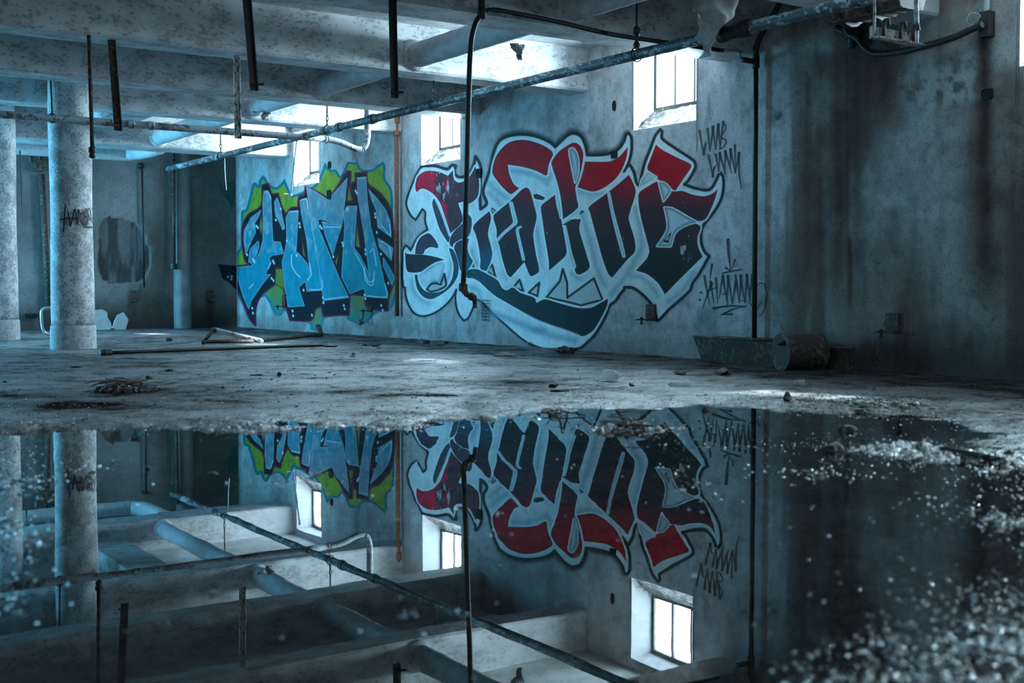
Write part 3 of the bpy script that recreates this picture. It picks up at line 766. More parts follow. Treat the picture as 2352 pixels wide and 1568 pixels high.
class Canvas:
    def __init__(self, s0, s1, ds, z0, z1, dz, base=wallcol, plane='back'):
        self.a = np.arange(s0, s1, ds); self.b = np.arange(z0, z1, dz)
        A, B = np.meshgrid(self.a, self.b, indexing='ij')
        self.A, self.B = A.ravel(), B.ravel(); self.plane = plane
        if plane == 'back': P = room_arr(np.zeros_like(self.A), self.A, self.B)
        else: P = room_arr(self.A, np.full_like(self.A, FARS), self.B)
        self.u, self.v = photo(P)
        self.C = base(self.A, self.B)
        self.cov = np.zeros(len(self.A))
        self.n1 = fbm(self.A * 9, self.B * 9, 501); self.n2 = fbm(self.A * 40, self.B * 34, 511, 3); self.n3 = fbm(self.A * 3, self.B * 3, 521)
    def win(self, pts, pad):
        p = np.array(pts)
        return np.where((self.u > p[:, 0].min() - pad) & (self.u < p[:, 0].max() + pad) & (self.v > p[:, 1].min() - pad) & (self.v < p[:, 1].max() + pad))[0]
    def put(self, i, al, col):
        al = np.clip(al, 0, 1)
        col = np.array(col) if not callable(col) else col(i)
        self.C[i] = self.C[i] * (1 - al[:, None]) + col * al[:, None]
        self.cov[i] = np.maximum(self.cov[i], al)
    def fill(self, pts, col, soft=1.0, alpha=1.0, grow=0.0, sm=True):
        pts = catm(pts) if sm else np.array(pts, float)
        i = self.win(pts, soft + grow + 3)
        d = seg_sdf(self.u[i], self.v[i], [tuple(p) for p in pts]) - grow
        self.put(i, alpha * sst(soft, -soft, d), col)
        return i, d
    def line(self, pts, width, col, soft=1.0, alpha=1.0, closed=False, sm=True):
        """width: number or list along the path (half widths)"""
        pts = np.array(pts, float)
        if np.isscalar(width): wd = np.full(len(pts), float(width))
        else: wd = np.interp(np.linspace(0, 1, len(pts)), np.linspace(0, 1, len(width)), width)
        if closed:
            P = catm(pts) if sm else pts; P = np.vstack([P, P[:1]]); W_ = np.full(len(P), wd[0])
        else:
            P = cpath(pts) if sm else pts
            W_ = np.interp(np.linspace(0, 1, len(P)), np.linspace(0, 1, len(wd)), wd)
        i = self.win(P, W_.max() + soft + 3)
        px, py = self.u[i], self.v[i]
        best = np.full(len(i), 1e9)
        for k in range(len(P) - 1):
            x0, y0 = P[k]; ex, ey = P[k + 1] - P[k]
            t = np.clip(((px - x0) * ex + (py - y0) * ey) / (ex * ex + ey * ey + 1e-9), 0, 1)
            dd = np.hypot(px - x0 - ex * t, py - y0 - ey * t) - (W_[k] + (W_[k + 1] - W_[k]) * t)
            best = np.minimum(best, dd)
        self.put(i, alpha * sst(soft, -soft, best), col)
    def build(self, name, mat, label, cat, group=None, thr=.02, off=.0014, parent=None):
        na, nb = len(self.a), len(self.b)
        idx = np.arange(na * nb).reshape(na, nb)
        q = np.stack([idx[:-1, :-1], idx[1:, :-1], idx[1:, 1:], idx[:-1, 1:]], -1).reshape(-1, 4)
        ok = self.cov[q].max(1) > thr
        if self.plane == 'back':
            h = inwin(self.A, self.B); ok &= ~h[q].any(1)
            P = np.stack([np.full_like(self.A, -off), self.A, self.B], 1)
        else:
            P = np.stack([self.A, np.full_like(self.A, FARS - off), self.B], 1)
        o = grid_mesh(name, P, q[ok], np.clip(self.C, 0, 1), mat, None, parent)
        if parent is None: tag(o, label, cat, group)
        return o

# ---- the big red, black and silver piece
K = Canvas(-1.75, 5.12, .0065, .02, 2.60, .0052)
DKGR = (0.022, 0.033, 0.034); PALE = np.array((0.74, 0.82, 0.84)); BLUE = np.array((0.10, 0.33, 0.44)); WHITE = (0.82, 0.88, 0.89)
SIL = (A_([(265, 405), (205, 510), (130, 725), (170, 840), (215, 880), (235, 850), (275, 785), (302, 815), (300, 890), (322, 970), (270, 1005), (220, 1060), (170, 1155), (150, 1130), (130, 1110), (105, 1145), (98, 1220), (94, 1400)])
       + D_([(107, 700), (115, 765), (132, 770), (135, 840), (165, 940), (220, 1020), (290, 1050), (370, 1040), (470, 990), (560, 910), (605, 850), (635, 790), (625, 860), (635, 960), (670, 1050), (710, 1095), (750, 1070), (790, 990), (825, 880), (880, 910), (950, 980), (1020, 1050), (1110, 1130), (1200, 1210), (1300, 1290), (1400, 1345), (1500, 1375), (1620, 1378), (1750, 1378), (1850, 1365), (1920, 1310), (1990, 1240), (2060, 1130), (2110, 1030), (2140, 950), (2200, 900), (2240, 840), (2282, 788)])
       + B_([(580, 1190), (640, 1195), (700, 1235), (750, 1285), (790, 1340), (812, 1430), (835, 1420), (900, 1350), (1050, 1215), (1070, 1160), (1120, 1090), (1190, 965), (1160, 940), (1135, 880), (1130, 800), (1150, 740), (1200, 680), (1260, 590), (1290, 500), (1290, 400), (1265, 360), (1240, 420), (1190, 488), (1100, 480), (1010, 450), (1040, 420), (1090, 330), (1085, 290), (1060, 265), (960, 200), (850, 120), (850, 70), (837, 55), (800, 100), (770, 180), (720, 310), (685, 460), (665, 440), (650, 370), (620, 310), (600, 320), (575, 355), (610, 290), (630, 200), (628, 110), (608, 80), (590, 95), (575, 140), (540, 190), (480, 225), (400, 238), (310, 238), (300, 180), (270, 110), (220, 82), (170, 95), (80, 180)])
       + A_([(1472, 225), (1420, 180), (1300, 130), (1180, 112), (1060, 125), (970, 170), (920, 270), (890, 400), (860, 500), (825, 600), (825, 650), (855, 735), (800, 785), (795, 700), (797, 600), (800, 500), (805, 430), (790, 370), (755, 310), (740, 380), (700, 460), (640, 495), (590, 490), (565, 450), (575, 395), (540, 390), (500, 425), (400, 397), (330, 395)]))
silp = catm(SIL)
# spray haze round the outline, then the outline, then the pale fill
top = [p for p in silp if p[1] < 430 and 1100 < p[0] < 1500]
K.line(silp, 4, (0.05, 0.06, 0.065), soft=11, alpha=.35, closed=True, sm=False)
tops = A_([(900, 400), (930, 270), (975, 165), (1060, 112), (1180, 98), (1300, 118), (1420, 168), (1472, 212)]) + B_([(80, 165), (170, 82), (220, 68), (275, 100), (308, 175), (320, 225), (400, 225), (490, 212), (545, 175), (590, 80)])
K.line(tops, 7, (0.03, 0.04, 0.042), soft=7, alpha=.85)
i, d = K.fill(silp, lambda i: PALE[None] * (0.82 + .3 * K.n1[i])[:, None], soft=.9, sm=False)
K.line(silp[:170], 2.5, DKGR, soft=1.2, sm=False)
K.line(np.vstack([silp[170:], silp[:1]]), 3.7, DKGR, soft=1.3, sm=False)
# airbrushed blue in the pale fill
def air(pts, wd, soft=9, alpha=.7, col=BLUE): K.line(pts, wd, col, soft=soft, alpha=alpha)
for pts, wd in ((D_([(960, 1010), (1100, 1060), (1250, 1120), (1400, 1180), (1500, 1185)]), 7), (D_([(760, 760), (850, 800), (880, 900)]), 4), (D_([(200, 700), (215, 800), (280, 880), (360, 920)]), 4),
                (A_([(900, 560), (930, 610), (1000, 660), (1040, 690)]), 6), (A_([(1070, 440), (1180, 450), (1290, 480), (1370, 520)]), 5), (A_([(720, 1150), (740, 1230), (780, 1290)]), 4),
                (A_([(930, 1020), (970, 1150), (1000, 1270), (1030, 1400)]), 3), (A_([(1300, 950), (1330, 1100), (1345, 1300)]), 4), (B_([(280, 680), (330, 850), (380, 1050), (440, 1180)]), 4),
                (B_([(640, 1030), (560, 1150), (480, 1240)]), 4), (B_([(660, 620), (690, 760), (700, 900), (650, 1000)]), 5), (B_([(630, 1110), (700, 1120), (760, 1170), (820, 1250)]), 3), (B_([(900, 1290), (1000, 1210), (1080, 1080)]), 4), (A_([(440, 900), (490, 1050), (530, 1180), (540, 1300), (500, 1420)]), 3),
                (D_([(300, 600), (400, 570), (480, 540)]), 4), (D_([(1010, 700), (1090, 780), (1150, 770)]), 3), (B_([(240, 490), (330, 520), (420, 510)]), 3), (B_([(200, 1090), (270, 1140)]), 3), (D_([(1400, 1190), (1600, 1250), (1800, 1290)]), 6), (D_([(1560, 800), (1640, 720)]), 4)):
    air(pts, wd)
for pts in (A_([(880, 640), (960, 720), (1000, 760)]), B_([(880, 640), (960, 660), (1020, 700)]), B_([(830, 460), (860, 540)]), B_([(720, 420), (760, 400)]), B_([(195, 230), (215, 330), (225, 410)]), A_([(1400, 560), (1430, 480)])):
    air(pts, 5, 6, .5, np.array((.16, .22, .24)))
# holes where the bare wall shows between the letters
holes = [A_([(1150, 1420), (1095, 1490), (1185, 1520)]), D_([(1450, 722), (1345, 820), (1430, 855)]), D_([(985, 545), (935, 610), (1020, 670)]), D_([(790, 525), (765, 580), (805, 575)]), D_([(515, 635), (480, 740), (400, 730), (345, 785), (380, 810), (440, 800), (510, 770), (535, 740)]),
         D_([(1680, 588), (1650, 710), (1520, 865), (1700, 905), (1860, 945), (2070, 890), (1985, 680), (1725, 870), (1722, 720)]), A_([(905, 775), (890, 830), (935, 800)]), B_([(255, 640), (262, 660), (285, 645)])]
for k, h in enumerate(holes):
    K.fill(h, (0.52, 0.55, 0.56), sm=False, alpha=.85); K.line(h, 2.6 if k not in (6, 7) else 1.6, DKGR, closed=True, sm=False)
RED = np.array((0.46, 0.004, 0.016)); RED2 = np.array((0.27, 0.008, 0.022)); MAR = np.array((0.060, 0.028, 0.038)); TEAL = np.array((0.020, 0.030, 0.033)); SLATE = np.array((0.07, 0.07, 0.10))
def grad(i, top=0.0):
    v = K.v[i] + (K.n3[i] - .5) * 60 + (K.n1[i] - .5) * 26
    C = lerp(np.repeat(RED[None], len(i), 0), RED2, sst(370, 440, v))
    C = C * (1 - sst(418, 492, v)[:, None]) + MAR * sst(418, 492, v)[:, None]
    k = sst(505, 610, v)[:, None]; C = C * (1 - k) + TEAL * k
    return C * (.8 + .4 * K.n2[i])[:, None]
def fcol(c1, c2=None, v0=0, v1=1):
    def f(i):
        c = np.repeat(np.array(c1)[None], len(i), 0)
        if c2 is not None: c = lerp(c, np.array(c2), sst(v0, v1, K.v[i] + (K.n1[i] - .5) * 30))
        return c * (.72 + .55 * K.n1[i])[:, None]
    return f
FACES = [
    (A_([(215, 612), (214, 560), (235, 490), (290, 448), (350, 438), (430, 450), (480, 472), (507, 484), (550, 432), (562, 520), (620, 545), (700, 492), (752, 400), (777, 480), (787, 560), (777, 660), (740, 710), (690, 735), (640, 720), (597, 730), (637, 890), (528, 1003), (440, 740), (392, 668), (330, 618), (270, 600), (225, 632)]), 'F'),
    (A_([(375, 690), (365, 740), (400, 870), (440, 980), (510, 1090), (522, 1020), (440, 790), (398, 695)]), SLATE * .9),
    (A_([(525, 1050), (560, 985), (640, 910), (690, 830), (717, 870), (717, 950), (690, 1030), (620, 1058), (560, 1095), (548, 1130), (522, 1100)]), SLATE * .8),
    (D_([(612, 378), (640, 325), (700, 300), (757, 290), (745, 390), (770, 470), (795, 510), (750, 595), (700, 640), (670, 590), (650, 500), (625, 420)]), ('v', (.05, .045, .07), (.02, .12, .18), 560, 620)),
    (D_([(225, 648), (252, 642), (265, 720), (310, 790), (370, 820), (440, 818), (520, 788), (580, 710), (605, 620), (605, 540), (580, 450), (562, 380), (602, 400), (640, 480), (657, 580), (645, 660), (600, 740), (540, 800), (450, 860), (380, 885), (310, 860), (250, 780)]), ('v', (.07, .07, .11), (.015, .085, .115), 580, 640)),
    (D_([(132, 420), (150, 440), (330, 450), (470, 480), (518, 500), (470, 510), (400, 540), (330, 600), (250, 622), (170, 620), (148, 600), (135, 520)]), np.array((.034, .04, .046))),
    (D_([(230, 440), (237, 370), (272, 290), (330, 246), (370, 240), (420, 290), (457, 360), (450, 385), (380, 373), (330, 400), (305, 442)]), ('v', (.055, .05, .085), (.05, .06, .09), 500, 600)),
    (D_([(800, 190), (812, 150), (880, 85), (960, 20), (975, 90), (945, 240), (970, 350), (987, 440), (970, 520), (930, 608), (870, 582), (872, 500), (850, 350), (825, 250)]), ('v', (.055, .03, .042), (.012, .10, .15), 540, 600)),
    (A_([(915, 850), (960, 800), (1055, 722), (1110, 670), (1170, 610), (1210, 590), (1240, 610), (1258, 660), (1290, 780), (1305, 860), (1275, 1000), (1282, 1090), (1300, 1200), (1327, 1342), (1260, 1390), (1240, 1375), (1195, 1262), (1150, 1310), (1070, 1400), (1040, 1372), (1000, 1250), (965, 1100), (945, 1050), (945, 970)]), 'G+'),
    (A_([(905, 450), (930, 330), (980, 250), (1060, 182), (1180, 160), (1300, 185), (1400, 232), (1452, 285), (1415, 380), (1400, 478), (1380, 480), (1300, 440), (1180, 405), (1045, 385), (1060, 470), (1100, 560), (1147, 595), (1100, 635), (1070, 650), (1010, 600), (950, 530)]), 'R'),
    (A_([(1275, 652), (1310, 648), (1382, 680), (1360, 702), (1290, 690)]), TEAL * 1.2),
    ([(1243, 474), (1258, 460), (1275, 447), (1279, 475), (1288, 500), (1291.5, 516), (1297.8, 551), (1301, 583), (1283.5, 602), (1261.3, 621.5), (1260.5, 597), (1250.8, 538.5), (1247, 509)], 'G'),
    (B_([(55, 285), (110, 210), (200, 152), (240, 155), (270, 190), (282, 240), (270, 330), (245, 420), (225, 470), (235, 550), (245, 612), (210, 650), (135, 702), (132, 640), (115, 520), (90, 420), (60, 330)]), 'G+'),
    (B_([(130, 737), (200, 702), (265, 700), (253, 770), (280, 870), (310, 970), (327, 1050), (262, 1097), (230, 1090), (215, 1040), (180, 900), (160, 800), (150, 752)]), 'G'),
    (B_([(292, 285), (400, 287), (480, 282), (540, 250), (585, 200), (604, 178), (590, 270), (545, 370), (480, 440), (400, 490), (340, 500), (240, 470), (270, 390), (290, 310)]), 'R'),
    (B_([(323, 612), (440, 522), (540, 442), (610, 380), (642, 440), (660, 510), (610, 680), (620, 740), (650, 840), (655, 930), (600, 990), (490, 1122), (460, 1090), (420, 980), (370, 800), (333, 660)]), 'G+'),
    (B_([(805, 162), (850, 200), (950, 252), (1050, 300), (1060, 325), (1010, 400), (945, 497), (900, 470), (830, 420), (745, 345), (760, 280)]), 'R'),
    (B_([(685, 510), (740, 470), (810, 430), (845, 450), (890, 490), (940, 500), (1000, 497), (1060, 520), (1150, 535), (1220, 510), (1252, 476), (1230, 560), (1170, 690), (1120, 715), (1060, 690), (960, 630), (870, 610), (885, 680), (890, 750), (870, 800), (810, 897), (905, 900), (925, 830), (970, 770), (1050, 735), (1100, 735), (1127, 760), (1105, 830), (1110, 900), (1142, 970), (1050, 1060), (960, 1150), (870, 1242), (820, 1160), (740, 1095), (660, 1070), (740, 980), (757, 930), (740, 850), (700, 700), (680, 580)]), 'G'),
    (D_([(728, 650), (737, 610), (790, 588), (860, 598), (940, 640), (1040, 700), (1080, 770), (1130, 797), (1190, 770), (1260, 820), (1400, 870), (1420, 922), (1500, 885), (1600, 910), (1800, 965), (1950, 970), (2050, 920), (2127, 878), (2110, 960), (2050, 1080), (1980, 1190), (1900, 1242), (1840, 1242), (1700, 1190), (1550, 1140), (1400, 1080), (1300, 1020), (1150, 930), (1000, 840), (870, 720), (800, 680), (745, 676)]), ('u', (.02, .085, .115), (.014, .032, .038), 1080, 1230)),
]
for pts, c in FACES:
    K.line(pts, 3.6, WHITE, soft=1.6, alpha=.95, closed=True)
for pts, c in FACES:
    if isinstance(c, str):
        if c == 'R': col = lambda i: np.repeat(RED[None], len(i), 0) * (.55 + .8 * K.n1[i] * sst(.2, .7, K.n3[i] + .25))[:, None]
        elif c == 'F': col = lambda i: np.where(((K.u[i] + (K.n1[i] - .5) * 30 < 997) | ((K.u[i] < 1030) & (K.n1[i] > .56)))[:, None], np.array((.50, .015, .05)), np.array((.085, .038, .052))) * (.75 + .5 * K.n1[i])[:, None]
        else: col = grad
    elif isinstance(c, tuple) and c[0] == 'v': col = fcol(*c[1:])
    elif isinstance(c, tuple) and c[0] == 'u':
        col = lambda i, c=c: lerp(np.repeat(np.array(c[1])[None], len(i), 0), np.array(c[2]), sst(c[3], c[4], K.u[i] + (K.n1[i] - .5) * 60)) * (.7 + .6 * K.n1[i])[:, None]
    else: col = fcol(c)
    i, d = K.fill(pts, col, soft=.9)
    K.put(i, .55 * sst(-4.5, 0, d) * (d < 0), (0.03, 0.016, 0.02))
# pale strokes and leaves inside the letters
for pts, wd in ((A_([(1075, 735), (1095, 820), (1112, 900), (1085, 935), (1010, 1000), (955, 1060)]), [3.6, 3.8, 4.2, 2.6, 2.2, 2.4]), (A_([(1163, 945), (1130, 975), (1160, 1120), (1187, 1235)]), [1.2, 2.4, 2.6, 2.6]), (B_([(466, 515), (490, 640), (520, 760), (550, 870), (574, 965)]), [2.6, 3, 3.6, 4, 3.2]),
                (A_([(398, 695), (440, 790), (480, 900), (522, 1020)]), [2, 1.6, 1.6, 1.6]), (B_([(135, 730), (190, 690), (245, 640)]), [1, 3, 4.5]), (B_([(150, 750), (165, 830), (185, 930), (215, 1040)]), [1.5, 3, 3, 4]), (B_([(90, 520), (108, 600), (122, 690)]), [2.5, 4, 2])):
    K.line(pts, [x + .9 for x in wd], WHITE, soft=1.2); K.line(pts, [x * .55 for x in wd], (0.36, 0.56, 0.64), soft=1.5, alpha=.8)
for leaf in (B_([(180, 205), (195, 190), (215, 195), (238, 235), (248, 290), (245, 370), (222, 438), (205, 350), (190, 270)]), B_([(825, 430), (870, 440), (910, 485), (900, 520), (860, 572), (840, 500)]), B_([(865, 615), (920, 620), (1010, 670), (1100, 720), (1010, 750), (945, 800), (915, 890), (908, 897), (812, 895), (880, 790), (887, 720)]),
             B_([(745, 355), (775, 375), (810, 397), (740, 440), (690, 470), (700, 420)]), D_([(262, 650), (330, 600), (420, 540), (490, 520), (525, 545), (500, 640), (470, 720), (400, 725), (340, 770), (300, 750)])):
    K.line(leaf, 2.4, WHITE, closed=True); i, d = K.fill(leaf, (0.55, 0.67, 0.71)); K.put(i, .75 * sst(-9, -2, d) * (d < 0) * sst(.25, .6, K.n3[i]), (0.12, 0.22, 0.27))
K.fill(D_([(515, 635), (480, 740), (400, 730), (345, 785), (380, 810), (440, 800), (510, 770), (535, 740)]), (0.45, 0.50, 0.53)); K.line(D_([(515, 635), (480, 740), (400, 730), (345, 785), (380, 810), (440, 800), (510, 770), (535, 740)]), 2.4, DKGR, closed=True)
for h in (B_([(920, 785), (852, 862), (895, 872)]),):
    K.fill(h, DKGR, sm=False); K.fill([(np.array(p) - np.mean(h, 0)) * .42 + np.mean(h, 0) for p in h], (0.5, 0.55, 0.57), sm=False)
K.line(D_([(1160, 950), (1400, 1080), (1550, 1140), (1700, 1190), (1840, 1242)]), 2.2, WHITE, soft=2.0, alpha=.7)
# scrapes in the paint
sc = fbm(K.A * 24, K.B * 9, 611, 4); 
def scrape(uc, vc, ru, rv, lo, hi, k=.85):
    g = np.exp(-((K.u - uc) / ru) ** 2 - ((K.v - vc) / rv) ** 2)
    al = k * sst(lo, hi, sc + (g - 1) * .35) * (K.cov > .5)
    K.put(np.arange(len(K.A)), al, (0.55, 0.57, 0.58))
scrape(1018, 425, 26, 40, .50, .56, .75); scrape(1575, 585, 18, 45, .57, .61, .8); scrape(1333, 595, 8, 14, .56, .60, .6)
K.build('graffiti_mural', M['spray'], 'big red, black and pale blue graffiti lettering under the two nearest windows', 'graffiti')

# ---- the blue piece
Q = Canvas(5.14, 10.94, .010, .05, 2.62, .0060)
TE = (0.0, 0.16, 0.21); GR = (0.24, 0.33, 0.03); MARO = (0.10, 0.015, 0.035); INK = (0.012, 0.018, 0.026)
halo = C_([(285, 900), (290, 790), (320, 740), (325, 500), (332, 478), (360, 470), (385, 380), (410, 285), (430, 280), (450, 300), (457, 262), (480, 225), (500, 240), (530, 290), (570, 312), (600, 300), (640, 248), (665, 310), (690, 372), (755, 350), (790, 330), (850, 300), (890, 240), (930, 128), (960, 180), (1010, 188), (1040, 230), (1060, 200), (1090, 128), (1150, 132), (1165, 115), (1190, 178), (1260, 185), (1310, 152), (1350, 125), (1367, 160), (1367, 250), (1410, 320), (1422, 420), (1422, 540), (1440, 680), (1480, 700), (1490, 800), (1480, 1000), (1475, 1110), (1445, 1090), (1400, 1200), (1300, 1220), (1215, 1300), (1100, 1270), (1080, 1225), (930, 1260), (910, 1335), (830, 1350), (810, 1290), (700, 1260), (640, 1200), (610, 1240), (570, 1230), (530, 1150), (500, 1100), (450, 1120), (430, 1310), (380, 1270), (330, 1150), (290, 1060)])
i, d = Q.fill(halo, TE, soft=1.5)
Q.put(i, sst(-5.2, -6.8, d), GR)
Q.put(i, .55 * sst(.45, .7, Q.n1[i]) * sst(-4, -9, d), (0.10, 0.20, 0.05))
g = ((Q.v - 690) / 60)[i]
Q.put(i, .75 * sst(650, 700, Q.v[i]) * sst(2, -2, d) , (0.04, 0.20, 0.24))
for pts in (C_([(540, 1040), (620, 900), (640, 1060), (600, 1180), (560, 1150)]), C_([(1120, 1100), (1210, 1080), (1200, 1200), (1140, 1200)]), C_([(850, 1180), (900, 1180), (900, 1280), (840, 1300)])): Q.fill(pts, (0.15, 0.22, 0.07), soft=3, alpha=.8)
body = C_([(165, 872), (290, 882), (385, 872), (352, 830), (335, 680), (340, 590), (380, 510), (470, 448), (480, 300), (520, 290), (545, 370), (590, 360), (620, 460), (650, 510), (690, 462), (737, 460), (745, 380), (780, 368), (790, 310), (860, 340), (950, 390), (1000, 340), (1088, 200), (1115, 202), (1110, 290), (1085, 412), (1130, 420), (1118, 290), (1150, 270), (1150, 215), (1230, 205), (1240, 290), (1330, 360), (1400, 470), (1425, 640), (1432, 750), (1430, 960), (1415, 1030), (1390, 1100), (1380, 1200), (1240, 1180), (1215, 1090), (1110, 1085), (1100, 1230), (920, 1240), (905, 1170), (860, 1190), (830, 1270), (680, 1270), (650, 1160), (630, 1000), (610, 890), (570, 890), (575, 1000), (480, 1080), (430, 1180), (430, 1310), (390, 1260), (330, 1110), (280, 1030), (190, 970)])
Q.line(body, 2.6, MARO, soft=1.6, closed=True)
Q.fill(body, INK, soft=1.2)
Q.line(body, 1.4, (0.20, 0.012, 0.045), soft=1.2, alpha=.8, closed=True)
for pts in (C_([(470, 500), (485, 600), (470, 660), (455, 600)]), C_([(765, 670), (790, 820), (770, 800)]), C_([(1160, 560), (1185, 750), (1150, 740)]), C_([(1100, 290), (1130, 410), (1090, 410)]), C_([(1030, 790), (1015, 880), (1000, 850)]), C_([(575, 900), (625, 900), (640, 1050), (570, 1010)])):
    Q.fill(pts, (0.17, 0.20, 0.04), sm=False); Q.line(pts, 1, MARO, closed=True, sm=False)
LET = [[(345, 690), (350, 620), (400, 530), (470, 478), (450, 530), (425, 570), (430, 640), (400, 700), (360, 795)], [(380, 850), (390, 760), (450, 700), (455, 740), (440, 790), (400, 862)],
       [(482, 420), (490, 340), (515, 338), (540, 380), (545, 480), (555, 702), (608, 708), (632, 790), (545, 805), (525, 830), (540, 850), (500, 945), (540, 940), (480, 1010), (400, 1130), (380, 1190), (340, 1100), (290, 930), (290, 890), (400, 880), (460, 780), (482, 700), (485, 560)],
       [(565, 420), (585, 388), (605, 440), (640, 610), (625, 620), (600, 560), (575, 520)],
       [(650, 530), (672, 488), (737, 480), (732, 600), (722, 780), (742, 790), (800, 860), (820, 920), (800, 700), (760, 500), (750, 408), (800, 392), (830, 560), (870, 760), (900, 940), (915, 1055), (800, 1062), (790, 990), (740, 1035), (782, 1168), (665, 1175), (640, 1030), (620, 850), (640, 780), (655, 700)],
       [(795, 310), (870, 350), (950, 402), (1000, 350), (1090, 248), (1075, 400), (1055, 560), (1050, 590), (910, 545), (880, 545), (890, 620), (960, 790), (1030, 960), (1102, 1108), (920, 1130), (890, 920), (850, 680), (815, 420)],
       [(910, 560), (1050, 592), (1015, 700), (985, 802), (930, 650)],
       [(1062, 500), (1090, 450), (1160, 448), (1150, 600), (1140, 750), (1180, 800), (1230, 900), (1252, 960), (1210, 640), (1165, 370), (1163, 245), (1225, 238), (1235, 400), (1260, 600), (1310, 780), (1350, 960), (1382, 1112), (1230, 1102), (1210, 1040), (1110, 1080), (1050, 960), (1060, 780), (1072, 600)],
       [(1245, 328), (1310, 400), (1370, 480), (1400, 560), (1407, 672), (1310, 600), (1300, 480), (1265, 400)], [(1312, 680), (1420, 752), (1408, 840), (1320, 742)], [(1350, 820), (1400, 900), (1430, 960), (1413, 1020), (1350, 880)]]
def blue(i):
    v = Q.v[i] + (Q.n3[i] - .5) * 40
    C = lerp(np.repeat(np.array((.22, .35, .42))[None], len(i), 0), np.array((.018, .34, .46)), sst(455, 560, v))
    C = C * (1 - .55 * (sst(.48, .7, Q.n1[i]))[:, None] * sst(600, 560, v)[:, None]) + np.array((.42, .46, .50)) * .55 * (sst(.48, .7, Q.n1[i]))[:, None] * sst(600, 560, v)[:, None]
    return C * (.55 + .34 * Q.n1[i])[:, None]
for L in LET:
    P = C_(L)
    i, d = Q.fill(P, blue, soft=.8, sm=False)
    Q.line(P, .55, (.62, .74, .80), soft=.9, alpha=.45, closed=True, sm=False)
for pts in ([(500, 350), (520, 345), (540, 400)], [(680, 490), (732, 488)], [(760, 405), (798, 400), (810, 470)], [(1170, 250), (1222, 246)], [(820, 1050), (905, 1045), (910, 980)], [(930, 1120), (1090, 1100)], [(1240, 1095), (1375, 1100), (1360, 1010)], [(690, 800), (690, 870), (720, 930), (750, 960)], [(1150, 790), (1210, 900), (1220, 980), (1270, 1020), (1285, 920)], [(1340, 590), (1400, 660), (1395, 580)], [(1340, 700), (1395, 745), (1405, 820)], [(1210, 890), (1240, 990), (1285, 980)], [(805, 980), (830, 940), (820, 860)], [(1255, 780), (1280, 760), (1300, 880)], [(930, 600), (1040, 600)], [(520, 900), (540, 860)], [(385, 1040), (415, 1010)]):
    Q.line(C_(pts), 1.0, (.62, .76, .84), soft=1.0, alpha=.75)
for a, b in ((437, 590), (445, 600), (412, 830), (420, 845), (368, 795), (555, 840), (562, 855), (545, 965), (558, 980), (405, 1180), (410, 1215), (610, 465), (575, 545), (745, 570), (748, 595), (655, 695), (725, 800), (895, 590), (905, 605), (990, 810), (1055, 710), (1060, 730), (1090, 465), (1150, 335), (1158, 350), (1290, 500), (1292, 525), (1303, 635), (1220, 760), (1222, 790), (1332, 790), (1385, 1000), (775, 1050), (915, 1105), (918, 1140), (1065, 1160), (1072, 1185), (1215, 1085), (1220, 1110), (1335, 1160), (1345, 1195), (695, 1200), (700, 1235), (835, 1230), (230, 958), (258, 955), (255, 972)):
    p = C_([(a, b)])[0]; Q.line([p, (p[0] + .6, p[1] + 2.6)], 1.7, (.55, .72, .80), soft=1.1, sm=False)
Q.build('graffiti_mural', M['spray'], 'blue block graffiti lettering with green edging, under the farthest window', 'graffiti')

# the wing of the first letter wraps round the corner onto the end wall
WG = Canvas(-.42, .0, .006, .30, 1.35, .006, base=endcol, plane='left')
wing = [(503, 608), (520, 610), (548, 612), (548, 668), (541, 662), (528, 648), (512, 638), (507, 622)]
WG.line(wing, 2.2, MARO, soft=1.6, closed=True, sm=False); WG.fill(wing, INK, soft=1.2, sm=False)
for a, b in ((523, 635), (532, 634), (531, 640)): WG.line([(a, b), (a + .6, b + 1.5)], 2.0, (.40, .52, .58), soft=1.2, sm=False)
WG.build('graffiti_wing', M['spray'], 'black pointed wing of the blue lettering wrapping onto the dark end wall', 'graffiti')

# ---- black tags on the bare wall
INKT = (0.022, 0.030, 0.033)
def drip(cv, pts, w0, w1, a=.92): cv.line(pts, [w0, (w0 * .8 + w1 * .2), w1], INKT, soft=1.5, alpha=a, sm=len(pts) > 2)
T = Canvas(-1.72, -.88, .0055, 1.55, 2.42, .0052)
for p in ([(1535, 1010), (1565, 1190)], [(1568, 1188), (1578, 1120), (1588, 1095)], [(1597, 995), (1615, 1165)], [(1640, 975), (1617, 1160)], [(1636, 980), (1658, 1150)], [(1680, 960), (1660, 1150)], [(1678, 960), (1694, 1140)], [(1718, 940), (1692, 1150)]): drip(T, G_(p), 3.4, 1.3)
T.line(G_([(1718, 940), (1738, 990), (1702, 1055), (1740, 1085), (1722, 1130), (1690, 1150)]), 1.7, INKT, soft=1.4)
for p in ([(1605, 1200), (1637, 1360)], [(1637, 1360), (1645, 1300), (1662, 1275)], [(1660, 1190), (1682, 1325)], [(1692, 1180), (1684, 1325)], [(1690, 1180), (1735, 1340)], [(1735, 1168), (1728, 1330)], [(1733, 1165), (1782, 1335)], [(1775, 1152), (1770, 1300)], [(1773, 1150), (1810, 1335)], [(1808, 1120), (1812, 1335)], [(1840, 1180), (1812, 1330)], [(1838, 1178), (1840, 1330), (1857, 1455)]): drip(T, G_(p), 3.2, 1.2)
drip(T, G_([(1610, 680), (1635, 890)]), 3.5, .8, .6)
T.build('graffiti_tag', M['spray'], 'two short rows of dripping black tag letters beside the nearest big window', 'graffiti', 'black tags on the bare wall', off=.0022)
T = Canvas(-1.98, -.98, .0055, .45, 1.25, .0052)
